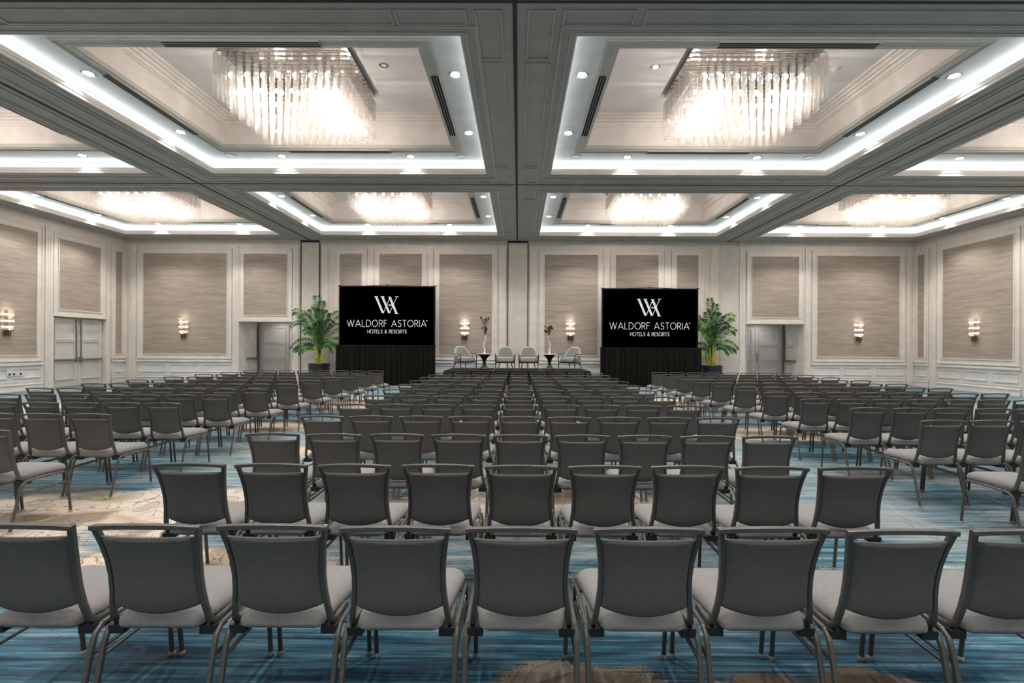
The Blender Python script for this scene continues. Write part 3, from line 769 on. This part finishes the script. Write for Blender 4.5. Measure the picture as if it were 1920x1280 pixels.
def screen(x0, x1, sx0, sx1, zt, zb, Y, label, slabel):
    e = thing('projection_screen', label, 'screen', ((x0 + x1) / 2, Y, 0), 0)
    hw = (x1 - x0) / 2; cx0 = (x0 + x1) / 2
    MB().box(-hw + 0.05, hw - 0.05, 0, 0.02, zb, zt - 0.04).obj('screen_surface', 'screen_black', e)
    f = MB(); f.box(-hw, -hw + 0.05, -0.03, 0.05, zb - 0.05, zt); f.box(hw - 0.05, hw, -0.03, 0.05, zb - 0.05, zt)
    f.box(-hw, hw, -0.03, 0.05, zt - 0.04, zt); f.obj('frame', 'black_metal', e)
    c = MB(); c.sweep([(-hw * 0.5, 0.03, zt + 0.0), (0, 0.03, zt + 0.045), (hw * 0.5, 0.03, zt + 0.0)], 0.012, 0.012, 6)
    c.box(-0.05, 0.05, 0.0, 0.05, zt + 0.02, zt + 0.06); c.box(-hw - 0.05, -hw + 0.06, -0.03, 0.05, zt, zt + 0.02); c.box(hw - 0.06, hw + 0.05, -0.03, 0.05, zt, zt + 0.02)
    c.obj('top_bar', 'black_metal', e)
    for s in (-1, 1):
        k = MB(); k.box(s * hw * 0.9 - 0.03, s * hw * 0.9 + 0.03, 0.06, 0.12, 0, zt - 0.1); k.box(s * hw * 0.9 - 0.03, s * hw * 0.9 + 0.03, -0.05, 0.45, 0, 0.05)
        k.obj('leg', 'black_metal', e)
    # logo, units taken from the logo's drawing: 1 unit = 3.095e-3*Y/19.8*... metres
    u = Y / 907 / 6.4
    P = lambda a, b_: ((a - 618) * u, -0.006, zt - (b_ - 36) * u)
    em = MB()
    def bar(a, b_, th):
        p0 = Vector(P(*a)); p1 = Vector(P(*b_)); d = p1 - p0
        hvec = Vector((th * u / 2, 0, 0))
        n = len(em.v)
        for yy in (-0.008, -0.004):
            em.v += [tuple(Vector((q.x, yy, q.z)) + o) for q, o in ((p0, -hvec), (p0, hvec), (p1, hvec), (p1, -hvec))]
        em.f += [(n, n + 1, n + 2, n + 3), (n + 7, n + 6, n + 5, n + 4), (n, n + 4, n + 5, n + 1), (n + 1, n + 5, n + 6, n + 2), (n + 2, n + 6, n + 7, n + 3), (n + 3, n + 7, n + 4, n)]
    for a, b_ in (((487, 164), (572, 362)), ((563, 164), (648, 362)), ((650, 166), (735, 366))):
        bar((a[0] - 9, a[1]), (b_[0] - 9, b_[1]), 17); bar((a[0] + 8, a[1]), (b_[0] + 4, b_[1]), 7)
    for a, b_ in (((572, 362), (655, 168)), ((648, 362), (735, 164))): bar(a, b_, 6)
    for a, b_ in (((462, 164), (504, 164)), ((538, 164), (584, 164)), ((712, 164), (754, 164)), ((708, 367), (756, 367)), ((628, 262), (692, 262)), ((640, 272), (696, 272))):
        p0 = Vector(P(*a)); p1 = Vector(P(*b_)); em.obox((p0 + p1) / 2 + Vector((0, 0, 0)), ((p1 - p0) / 2), (0, 0.002, 0), (0, 0, 2.6 * u))
    em.obj('emblem', 'screen_text', e)
    def line(txt, cx, z0, width, h, th):
        st, wd = text_strokes(txt); kx = width / wd; x = 0
        words_ = txt.split(' ')
        for wi, wo in enumerate(words_):
            ss, w1 = text_strokes(wo); t = MB()
            for p in ss:
                pts = [Vector((cx - width / 2 + (x + a) * kx, -0.006, z0 + b_ * h)) for a, b_ in p]
                for q0, q1 in zip(pts, pts[1:]):
                    d = q1 - q0
                    if d.length < 1e-6: continue
                    tt = d.normalized(); t.obox((q0 + q1) / 2, d / 2 + tt * th * 0.3, Vector((-tt.z, 0, tt.x)) * th / 2, (0, 0.002, 0))
            if wo == 'ASTORIA':
                for p in text_strokes('*')[0]:
                    pts = [Vector((478 * u + (a - 0.06) * 70 * u, -0.006, z0 + b_ * 78 * u)) for a, b_ in p]
                    for q0, q1 in zip(pts, pts[1:]):
                        d = q1 - q0; t.obox((q0 + q1) / 2, d / 2, Vector((-d.z, 0, d.x)).normalized() * 3 * u, (0, 0.002, 0))
            t.obj('lettering', 'screen_text', e)
            x += w1 + 0.27 + GL[' '][0] + 0.27
    line('WALDORF ASTORIA', -5 * u, P(0, 525)[2], 950 * u, 78 * u, 5.0 * u)
    line('HOTELS & RESORTS', 0, P(0, 605)[2], 468 * u, 42 * u, 3.4 * u)
    # draped table skirt below
    k = thing('stage_skirt', slabel, 'drape', ((sx0 + sx1) / 2, Y - 0.12, 0))
    hs = (sx1 - sx0) / 2; n = 150; c = MB()
    def loop(zz, amp):
        pts = []
        for i in range(n + 1):
            xx = -hs + 2 * hs * i / n
            pts.append((xx, -0.03 - 1.5 * amp * (0.5 + 0.5 * math.sin(i * 0.80 + 0.6 * math.sin(i * 0.37))), zz))
        for i in range(n, -1, -1): pts.append((-hs + 2 * hs * i / n, 0.0, zz))
        return pts
    c.rings([loop(0.01, 0.05), loop(0.8, 0.045), loop(zb - 0.12, 0.03), loop(zb - 0.04, 0.02)])
    c.obj('pleated_cloth', 'skirt_cloth', k, True)
    MB().box(-hs - 0.02, hs + 0.02, -0.06, 0.06, zb - 0.05, zb).obj('top_hem', 'stage_top', k)
screen(-7.36, -3.41, -7.42, -3.38, 4.075, 1.65, 19.8, 'black projection screen with white logo on the left of the stage', 'pleated black skirt below the left projection screen')
screen(3.40, 7.34, 3.33, 7.42, 4.02, 1.60, 19.8, 'black projection screen with white logo on the right of the stage', 'pleated black skirt below the right projection screen')

# ------------------------------------------------------------------ stage
SX0, SX1, SY0, SY1, SH = -2.5, 2.42, 16.1, 18.45, 0.80
e = thing('stage_platform', 'low black stage platform under the armchairs in front of the back wall', 'stage', ((SX0 + SX1) / 2, (SY0 + SY1) / 2, 0))
hx, hy = (SX1 - SX0) / 2, (SY1 - SY0) / 2
MB().box(-hx, hx, -hy, hy, SH - 0.06, SH).obj('deck', 'stage_top', e)
k = MB()
for i in range(4): k.box(-hx + i * hx / 1.5 - 0.01 + 0.01, -hx + i * hx / 1.5 + 0.012, -hy, hy, SH, SH + 0.003)
k.obj('deck_edge', 'steel', e)
n = 130; c = MB()
def loop2(zz, amp):
    pts = []; per = []
    for i in range(n + 1): pts.append((-hx + 2 * hx * i / n, -hy - amp * (0.5 + 0.5 * math.sin(i * 1.5)), zz))
    for i in range(1, 60): pts.append((hx + amp * (0.5 + 0.5 * math.sin(i * 1.5)), -hy + 2 * hy * i / 60, zz))
    for i in range(n, -1, -1): pts.append((-hx + 2 * hx * i / n, hy, zz))
    for i in range(59, 0, -1): pts.append((-hx - amp * (0.5 + 0.5 * math.sin(i * 1.5)), -hy + 2 * hy * i / 60, zz))
    return pts
c.rings([loop2(0.01, 0.04), loop2(SH - 0.12, 0.025), loop2(SH - 0.06, 0.01)], True).obj('skirt', 'skirt_cloth', e, True)

# ------------------------------------------------------------------ stage armchairs (face the audience: local -y)
def armchair_proto():
    e = thing('armchair', '', 'armchair', (0, 0, 0), 0, 'pale grey armchairs on the stage')
    # seat cushion
    def rr(hx, hy, r, z, cy_=0, n=6):
        pts = []
        for (sx, sy, a0) in ((1, 1, 0), (-1, 1, 90), (-1, -1, 180), (1, -1, 270)):
            for i in range(n + 1):
                a = R(a0 + 90 * i / n); pts.append((sx * (hx - r) + r * math.cos(a), cy_ + sy * (hy - r) + r * math.sin(a), z))
        return pts
    MB().rings([rr(0.27, 0.25, 0.06, 0.26), rr(0.295, 0.28, 0.08, 0.29), rr(0.30, 0.285, 0.08, 0.38), rr(0.28, 0.265, 0.08, 0.425), rr(0.2, 0.18, 0.08, 0.44)]).obj('seat_cushion', 'armchair_fabric', e, True)
    # barrel back: wraps round the rear with an arched top
    def shell(off, zadd=0):
        g = []
        for i in range(25):
            a = R(-12 + 204 * i / 24)                       # 90 deg = rear (+y)
            c, s = math.cos(a), math.sin(a)
            rx, ry = 0.32 + off, 0.30 + off
            k = min(1.0, max(0.0, (s - 0.25) / 0.75)); top = 0.52 + 0.30 * math.sin(math.pi / 2 * k) ** 1.5
            g.append((rx * c, 0.02 + ry * s, top + zadd))
        return g
    outer, inner = shell(0.015), shell(-0.055)
    b = MB(); rows = []
    for (zt, f) in ((0.0, 0), (0.35, 0), (0.7, 0), (0.93, 0), (1.0, 0.35)):
        rows.append((zt, f))
    secs = []
    for o, i_ in zip(outer, inner):
        zb, zt = 0.27, o[2]; sec = []
        for t in (0, 0.4, 0.75, 0.93): sec.append((o[0] * (1 + 0.10 * t * t), o[1] * (1 + 0.12 * t * t), zb + (zt - zb) * t))
        mx, my = (o[0] * 1.1 + i_[0] * 1.08) / 2, (o[1] * 1.12 + i_[1] * 1.1) / 2
        sec.append((mx, my, zt))
        for t in (0.93, 0.75, 0.4, 0): sec.append((i_[0] * (1 + 0.08 * t * t), i_[1] * (1 + 0.1 * t * t), zb + (zt - zb) * t))
        secs.append(sec)
    b.rings(secs).obj('backrest', 'armchair_fabric', e, True)
    for s in (-1, 1):
        MB().sweep([(s * 0.325, -0.27, 0.05), (s * 0.335, -0.275, 0.3), (s * 0.345, -0.275, 0.52)], 0.016, 0.018, 8).obj('leg', 'dark_wood', e, True)
        MB().sweep([(s * 0.20, 0.22, 0.27), (s * 0.25, 0.33, 0.05)], 0.018, 0.018, 8, radii=[1.2, 0.8]).obj('leg', 'dark_wood', e, True)
        MB().sweep([(s * 0.325, -0.27, 0.001), (s * 0.325, -0.27, 0.05)], 0.015, 0.015, 8, up=(0, 1, 0)).obj('leg_cap', 'brass', e, True)
        MB().sweep([(s * 0.257, 0.345, 0.004), (s * 0.25, 0.33, 0.05)], 0.013, 0.013, 8).obj('leg_cap', 'brass', e, True)
        MB().sweep([(s * 0.345, -0.285, 0.52), (s * 0.36, -0.15, 0.545), (s * 0.37, 0.02, 0.55), (s * 0.35, 0.18, 0.56)], 0.017, 0.012, 8).obj('armrest', 'dark_wood', e, True)
    MB().box(-0.33, 0.33, -0.28, -0.25, 0.235, 0.265).box(-0.33, -0.30, -0.28, 0.2, 0.235, 0.265).box(0.30, 0.33, -0.28, 0.2, 0.235, 0.265).box(-0.3, 0.3, 0.18, 0.22, 0.235, 0.265).obj('seat_frame', 'dark_wood', e)
    return e
a0 = armchair_proto()
for i, (x, y, rz, lb) in enumerate(((-1.93, 17.3, R(38), 'pale grey armchair turned inward at the left end of the stage'),
                                    (-0.46, 17.15, 0, 'pale grey armchair facing forward, right of the left side table'),
                                    (0.36, 17.15, 0, 'pale grey armchair facing forward, left of the right side table'),
                                    (1.87, 17.3, R(-38), 'pale grey armchair turned inward at the right end of the stage'))):
    c = a0 if i == 0 else dup(a0)
    c.location = (x, y, SH + 0.006); c.rotation_euler = (0, 0, rz); c['label'] = lb

def side_table(x, y, side):
    e = thing('side_table', 'side table with dark flared base and pale round top, %s pair of armchairs' % side, 'side table', (x, y, SH + 0.003), 0, 'pedestal side tables on the stage')
    MB().lathe([(0.17, 0.0), (0.185, 0.02), (0.17, 0.04), (0.09, 0.10), (0.055, 0.2), (0.055, 0.27), (0.09, 0.38), (0.16, 0.47), (0.23, 0.535)], seg=28).obj('pedestal_base', 'dark_wood', e, True)
    MB().lathe([(0.25, 0.536), (0.268, 0.542), (0.268, 0.556), (0.262, 0.56)], seg=32).obj('table_top', 'marble', e, True)
    zt = SH + 0.003 + 0.561
    # vase with twisted white stem and dried flowers
    rnd = random.Random(5 if x < 0 else 9)
    v = thing('flower_vase', 'tall twisted white vase of dark dried flowers on the %s side table' % ('left' if x < 0 else 'right'), 'vase', (x, y, zt))
    sg = 1 if x < 0 else -1
    MB().lathe([(0.05, 0), (0.055, 0.01), (0.03, 0.03), (0.022, 0.06)], seg=16).obj('foot', 'porcelain', v, True)
    path = [(sg * a, 0, z) for a, z in ((0, 0.05), (0.015, 0.15), (-0.03, 0.28), (0.0, 0.38), (0.035, 0.48), (0.045, 0.58), (0.03, 0.66))]
    MB().sweep(path, 0.028, 0.028, 10, up=(0, 1, 0), radii=[0.9, 1.0, 0.8, 1.05, 0.75, 0.9, 1.0]).obj('vase_body', 'porcelain', v, True)
    st = MB(); fl_ = []
    for i in range(9):
        tip = (sg * 0.03 + rnd.uniform(-0.16, 0.13), rnd.uniform(-0.1, 0.1), 0.66 + rnd.uniform(0.18, 0.62) * (0.6 if x > 0 else 1))
        st.sweep([(sg * 0.03, 0, 0.62), ((sg * 0.03 + tip[0] * 0.8) / 2 + 0.01, tip[1] * 0.4, (0.62 + tip[2]) / 2), tip], 0.006, 0.006, 5)
        fl_.append(tip)
    st.obj('stem', 'dried_flower', v)
    for tip in fl_:
        r = rnd.uniform(0.05, 0.085); b = MB()
        for k in range(9):
            th, ph = rnd.uniform(0, 6.28), rnd.uniform(-0.8, 1.4)
            d = Vector((math.cos(th) * math.cos(ph), math.sin(th) * math.cos(ph), math.sin(ph)))
            b.sweep([Vector(tip), Vector(tip) + d * r * 0.6, Vector(tip) + d * r * 1.1], r * 0.32, r * 0.2, 6, radii=[0.5, 1, 0.15])
        b.obj('bloom', 'dried_flower', v, True)
    for s in (-1, 1):
        g = thing('water_glass', 'small stemmed water glass on the %s side table, %s of the vase' % ('left' if x < 0 else 'right', 'left' if s < 0 else 'right'), 'glass', (x + s * 0.15, y - 0.06, zt), 0, 'water glasses on the stage side tables')
        MB().lathe([(0.035, 0), (0.03, 0.006), (0.006, 0.012), (0.005, 0.07)], seg=16, cap=False).obj('stem', 'drinking_glass', g, True)
        MB().lathe([(0.006, 0.07), (0.03, 0.09), (0.038, 0.12), (0.034, 0.17), (0.030, 0.17), (0.034, 0.12), (0.027, 0.094), (0.004, 0.08)], seg=16, cap=False).obj('bowl', 'drinking_glass', g, True)
        MB().lathe([(0.026, 0.095), (0.033, 0.12), (0.033, 0.13)], seg=16).obj('drink', 'dried_flower', g, True)
side_table(-1.21, 17.2, 'between the left')
side_table(1.11, 17.2, 'between the right')

# ------------------------------------------------------------------ palms
def palm(x, y, label, seed, flip, fr):
    rnd = random.Random(seed)
    e = thing('potted_palm', label, 'plant', (x, y, 0), 0, 'tall potted palms beside the screens')
    MB().lathe([(0.36, 0), (0.40, 0.05), (0.42, 0.5), (0.43, 0.80), (0.445, 0.83), (0.445, 0.86), (0.40, 0.86), (0.39, 0.78)], seg=32).obj('planter', 'planter_glaze', e, True)
    MB().lathe([(0.0, 0.80), (0.39, 0.80)], seg=24, cap=False).obj('soil', 'soil', e)
    for i in range(14):
        a = 6.28 * i / 14 + rnd.uniform(-0.2, 0.2); r = rnd.uniform(0.02, 0.15)
        b0 = Vector((r * math.cos(a), r * math.sin(a), 0.78)); tp = b0 + Vector((math.cos(a) * rnd.uniform(0.02, 0.2), math.sin(a) * rnd.uniform(0.02, 0.2), rnd.uniform(0.5, 0.95)))
        MB().sweep([b0, (b0 + tp) / 2 + Vector((0.015 * math.cos(a), 0, 0)), tp], 0.024, 0.024, 7, radii=[1.2, 1, 0.7]).obj('stem', 'palm_stem', e, True)
    for (ang, tx, tz, L, yy) in fr:
        # frond: base near crown, tip at (tx, tz) in local metres
        tx *= flip
        base = Vector((0.04 * math.copysign(1, tx) * min(1, abs(tx)), 0.0, 1.25))
        tip = Vector((tx, yy, tz)); up = Vector((0, 0, ang))
        pts = []
        c1 = base + Vector((tx * 0.10, yy * 0.2, (tz - 1.25) * 0.5 + ang)); c2 = base + Vector((tx * 0.62, yy * 0.7, (tz - 1.25) * 0.9 + ang * 1.1))
        NN = 36
        for i in range(NN + 1):
            t = i / NN
            pts.append(base * (1 - t) ** 3 + c1 * 3 * t * (1 - t) ** 2 + c2 * 3 * t * t * (1 - t) + tip * t ** 3)
        f = MB(); f.sweep(pts, 0.012, 0.010, 5, radii=[1.3 - 1.1 * i / NN for i in range(NN + 1)], cap=False)
        for i in range(7, NN + 1):
            t = i / NN; p = pts[i]; T = (pts[min(i + 1, NN)] - pts[i - 1]).normalized()
            S = T.cross(Vector((0.15, -1, 0.2))).normalized()
            ln = L * (0.35 + 0.65 * math.sin(math.pi * min(1, (t - 0.15) / 0.85) ** 0.8 * 0.93))
            for sd in (-1, 1):
                for h in (rnd.uniform(0, 0.3),):
                    q = p + (pts[min(i + 1, NN)] - p) * h
                    d = (T * rnd.uniform(0.8, 0.95) + S * sd * rnd.uniform(0.85, 1.0) + Vector((0, rnd.uniform(-0.25, 0.1), -0.08))).normalized()
                    l = ln * rnd.uniform(0.9, 1.12); w_ = 0.0155
                    m1 = q + d * l * 0.4; m2 = q + d * l * 0.75 + Vector((0, 0, -0.12 * l)); m3 = q + d * l + Vector((0, 0, -0.3 * l))
                    sv = d.cross(Vector((0, -1, 0.3))).normalized() * w_; dn = Vector((0, 0.008, 0.006))
                    n = len(f.v)
                    f.v += [tuple(q), tuple(m1 + sv), tuple(m1 - dn), tuple(m1 - sv), tuple(m2 + sv * 0.8), tuple(m2 - dn), tuple(m2 - sv * 0.8), tuple(m3)]
                    f.f += [(n, n + 1, n + 2), (n, n + 2, n + 3), (n + 1, n + 4, n + 5, n + 2), (n + 2, n + 5, n + 6, n + 3), (n + 4, n + 7, n + 5), (n + 5, n + 7, n + 6)]
        f.obj('frond', 'palm_leaf', e, False, fix=False)
FR = [(0.05, -0.10, 3.68, 0.36, 0.0), (0.05, 0.12, 3.45, 0.36, -0.05), (0.1, -0.3, 3.15, 0.36, -0.1), (0.1, 0.38, 3.0, 0.36, -0.1), (0.1, 0.1, 3.1, 0.36, -0.2),
      (0.3, -1.08, 3.05, 0.34, 0.0), (0.4, -0.75, 2.75, 0.34, -0.1), (0.55, -1.2, 2.42, 0.2, 0.0), (0.45, -1.12, 1.5, 0.36, 0.0), (0.35, -0.8, 1.35, 0.32, -0.2),
      (0.3, 0.95, 2.95, 0.34, 0.0), (0.35, 1.05, 2.35, 0.34, 0.05), (0.4, 1.08, 1.6, 0.36, 0.0), (0.4, 0.7, 1.45, 0.3, -0.2), (0.15, 0.0, 2.6, 0.34, -0.3), (0.3, 0.6, 2.55, 0.34, -0.2), (0.3, -0.5, 2.2, 0.3, -0.25)]
palm(-8.37, 20.3, 'tall potted palm in a dark planter left of the left screen', 3, 1, FR)
palm(8.10, 20.3, 'tall potted palm in a dark planter right of the right screen', 8, 1, [(a, x_ * (0.95 if x_ > 0 else 0.8), z_ - 0.05 - (0.1 if x_ < -0.5 else 0), l, y_) for a, x_, z_, l, y_ in FR])

# ------------------------------------------------------------------ banquet chairs
ch = thing('banquet_chair', '', 'chair')
def post_pt(s, t):
    P_ = [(0.212, -0.02, 0.432), (0.213, -0.12, 0.430), (0.212, -0.165, 0.436), (0.208, -0.192, 0.462), (0.198, -0.207, 0.53), (0.190, -0.217, 0.60), (0.188, -0.227, 0.67), (0.192, -0.24, 0.74), (0.201, -0.258, 0.81), (0.214, -0.28, 0.88), (0.2165, -0.285, 0.893)]
    return [(s * a, b_, c) for a, b_, c in P_]
def post_at(z):
    P_ = [(0.208, -0.192, 0.462), (0.198, -0.207, 0.53), (0.190, -0.217, 0.60), (0.188, -0.227, 0.67), (0.192, -0.24, 0.74), (0.201, -0.258, 0.81), (0.214, -0.28, 0.88)]
    for a, b_ in zip(P_, P_[1:]):
        if z <= b_[2] or b_ is P_[-1]:
            t = (z - a[2]) / (b_[2] - a[2]); return a[0] + (b_[0] - a[0]) * t, a[1] + (b_[1] - a[1]) * t
fr = MB()
for s in (-1, 1): fr.sweep(post_pt(s, 0), 0.0135, 0.0105, square=True, up=(1, 0, 0))
rail = [(-0.2275 + 0.455 * i / 16, -0.287 - 0.022 * (1 - (2 * i / 16 - 1) ** 2), 0.886 + 0.015 * (1 - (2 * i / 16 - 1) ** 2)) for i in range(17)]
fr.sweep(rail, 0.0115, 0.0105, square=True)
fr.obj('back_frame', 'chair_metal', ch, True)
# backrest pad
bk = MB(); ZN, UN = 14, 12; TH = 0.020
def bkp(u, v, side):
    zb = 0.536 - 0.040 * (1 - u * u); z = zb + (0.845 - zb) * v
    hw, yy = post_at(max(0.47, z)); hw -= 0.010
    ed = min(1.0, min(1 - abs(u), 0.12) / 0.12, min(v, 0.05) / 0.05 * 1.0, min(1 - v, 0.04) / 0.04)
    th = TH * (0.35 + 0.65 * math.sqrt(max(0, ed)))
    return (u * hw, yy - 0.020 * (1 - u * u) + (th if side else -th), z)
us = [-1, -0.94, -0.85, -0.65, -0.4, -0.15, 0.15, 0.4, 0.65, 0.85, 0.94, 1]; vs_ = [0, 0.025, 0.06, 0.2, 0.35, 0.5, 0.65, 0.8, 0.9, 0.95, 0.975, 1]
for side in (0, 1):
    n = len(bk.v)
    for v_ in vs_:
        for u_ in us: bk.v.append(bkp(u_, v_, side))
    for i in range(len(vs_) - 1):
        for j in range(len(us) - 1):
            a = n + i * len(us) + j; bk.f.append((a, a + 1, a + 1 + len(us), a + len(us)))
U, V = len(us), len(vs_); o2 = U * V
bd = [j for j in range(U)] + [i * U + U - 1 for i in range(1, V)] + [(V - 1) * U + j for j in range(U - 2, -1, -1)] + [i * U for i in range(V - 2, 0, -1)]
for a, b_ in zip(bd, bd[1:] + bd[:1]): bk.f.append((a, b_, b_ + o2, a + o2))
back = bk.obj('backrest', 'back_fabric', ch, True)
pp = []
for i in range(13):
    u_ = -0.97 + 1.94 * i / 12; x_, y_, z_ = bkp(u_, 0.955, 0); pp.append((x_, y_ + 0.001, z_))
MB().sweep(pp, 0.0018, 0.0018, 5).obj('piping', 'piping_cord', back)
# seat
def outline(inset, z, n=6):
    pts = []
    hf, hr, yf, yr, rf, rr_ = 0.236 - inset, 0.186 - inset, 0.262 - inset, -0.225 + inset, max(0.015, 0.06 - inset * 0.5), max(0.012, 0.045 - inset * 0.5)
    for (sx, sy, hx_, yy, r, a0) in ((1, 1, hf, yf, rf, 0), (-1, 1, hf, yf, rf, 90), (-1, -1, hr, yr, rr_, 180), (1, -1, hr, yr, rr_, 270)):
        for i in range(n + 1):
            a = R(a0 + 90 * i / n); pts.append((sx * (hx_ - r) + r * math.cos(a), yy - sy * r + r * math.sin(a), z))
    return pts
st = MB().rings([outline(a_, z_) for a_, z_ in ((0.04, 0.420), (0.016, 0.425), (0.002, 0.438), (0, 0.453), (0.004, 0.468), (0.014, 0.482), (0.03, 0.494), (0.05, 0.502), (0.08, 0.508), (0.13, 0.511), (0.17, 0.512))])
st.obj('seat', 'seat_fabric', ch, True)
MB().rings([outline(0.045, 0.412), outline(0.035, 0.424)]).obj('seat_pan', 'black_plastic', ch)
near_only = []
for s in (-1, 1):
    f1 = (s * 0.2365, 0.276, 0.015); f2 = (s * 0.2385, 0.238, 0.375)
    lg = MB().sweep([f1, f2, (s * 0.238, 0.226, 0.405), (s * 0.238, 0.195, 0.422)], 0.0118, 0.0118, 8, up=(1, 0, 0)).obj('leg', 'chair_metal', ch, True)
    g1 = (s * 0.2365, -0.292, 0.015); g2 = (s * 0.239, -0.205, 0.36)
    lr = MB().sweep([g1, g2, (s * 0.2385, -0.190, 0.395), (s * 0.238, -0.155, 0.420)], 0.0128, 0.0128, 8, up=(1, 0, 0)).obj('leg', 'chair_metal', ch, True)
    MB().sweep([(s * 0.238, 0.197, 0.4215), (s * 0.238, 0.02, 0.424), (s * 0.238, -0.157, 0.4195)], 0.0112, 0.0112, 8, up=(1, 0, 0)).obj('side_rail', 'chair_metal', ch, True)
    MB().sweep([(s * 0.2385, 0.238, 0.318), (s * 0.2385, -0.212, 0.31)], 0.0075, 0.010, 6, up=(1, 0, 0)).obj('brace', 'chair_metal', ch, True)
    for (p, l) in ((f1, lg), (g1, lr)):
        gl = MB().lathe([(0.0, 0.0), (0.016, 0.0), (0.0175, 0.008), (0.0165, 0.022), (0.0145, 0.024)], (p[0], p[1], 0.0), 10, False).obj('glide', 'clear_glide', l, True, fix=False)
        near_only.append(gl.name)
    MB().box(*sorted((s * 0.165, s * 0.232)), -0.195, -0.10, 0.392, 0.428).obj('bumper_block', 'black_plastic', ch)
    cp = MB().sweep([(s * 0.238, 0.13, 0.415), (s * 0.2475, 0.12, 0.405), (s * 0.2475, 0.02, 0.398), (s * 0.238, 0.0, 0.414)], 0.003, 0.003, 6).obj('ganging_hook', 'steel', ch, True)
    near_only.append(cp.name)
MB().sweep([(-0.215 + 0.43 * i / 8, -0.150 - 0.02 * (1 - (i / 4 - 1) ** 2), 0.420 - 0.004 * (1 - (i / 4 - 1) ** 2)) for i in range(9)], 0.006, 0.006, 6).obj('stretcher', 'chair_metal', ch)
MB().sweep([(-0.238, 0.15, 0.417), (0.238, 0.15, 0.417)], 0.008, 0.008, 6).obj('stretcher', 'chair_metal', ch)
parts = list(kids(ch)); sub = {p.name: list(kids(p)) for p in parts}
NEARC = set(near_only)
def place(x, yr, label, group, near):
    """x: centre, yr: depth of the top rail"""
    global first
    if first: c = ch; first = False
    else:
        c = ch.copy(); COL.objects.link(c)
        for p in parts:
            if not near and p.name in NEARC: continue
            q = p.copy(); COL.objects.link(q); q.parent = c
            if near:
                for r_ in sub[p.name]: t = r_.copy(); COL.objects.link(t); t.parent = q
    rj = random.Random(int(x * 1000) * 7 + int(yr * 1000))
    c.location = (x + rj.uniform(-0.003, 0.003), yr + 0.30 + rj.uniform(-0.01, 0.01), 0.0)
    c.rotation_euler = (0, 0, R(rj.uniform(-0.4, 0.4)))
    c['label'] = label; c['group'] = group; c['category'] = 'chair'
first = True; count = 0
for r in range(12):
    yr = 1.99 + 1.03 * r
    xc = 0.02 if r else 0.02
    for k in range(9):
        x = xc + (k - 4) * 0.522
        if not in_frame([(x - 0.24, yr, 0.9), (x + 0.24, yr, 0.9), (x, yr + 0.5, 0.5)]): continue
        row = 'row nearest the camera' if r == 0 else ('front row nearest the stage' if r == 11 else '%s row from the camera' % ordinal(r))
        place(x, yr, 'grey banquet chair, centre block, %s, %s from the left' % (row, ordinal(k)), 'grey banquet chairs in the centre block', r < 4); count += 1
for side, sgn in (('left', -1), ('right', 1)):
    vr = 0
    for r in range(11):
        yr = (4.14 + 0.985 * r) if side == 'left' else (4.0 + 0.995 * r)
        xe = -(4.62 - 0.05 * r) if side == 'left' else (4.42 - 0.035 * r)
        sp = 0.518 if side == 'left' else 0.512
        some = False
        for k in range(8):
            x = xe + sgn * sp * k
            if not in_frame([(x - 0.24, yr, 0.9), (x + 0.24, yr, 0.9), (x - 0.24, yr + 0.5, 0.48), (x + 0.24, yr + 0.5, 0.48)], -2): continue
            some = True
            seat = 'on the aisle' if k == 0 else '%s from the centre aisle' % ordinal(k)
            place(x, yr, 'grey banquet chair, %s block, %s row from the camera, %s' % (side, ordinal(vr), seat), 'grey banquet chairs in the %s block' % side, r < 3); count += 1
        if some: vr += 1
print('CHAIRS', count)
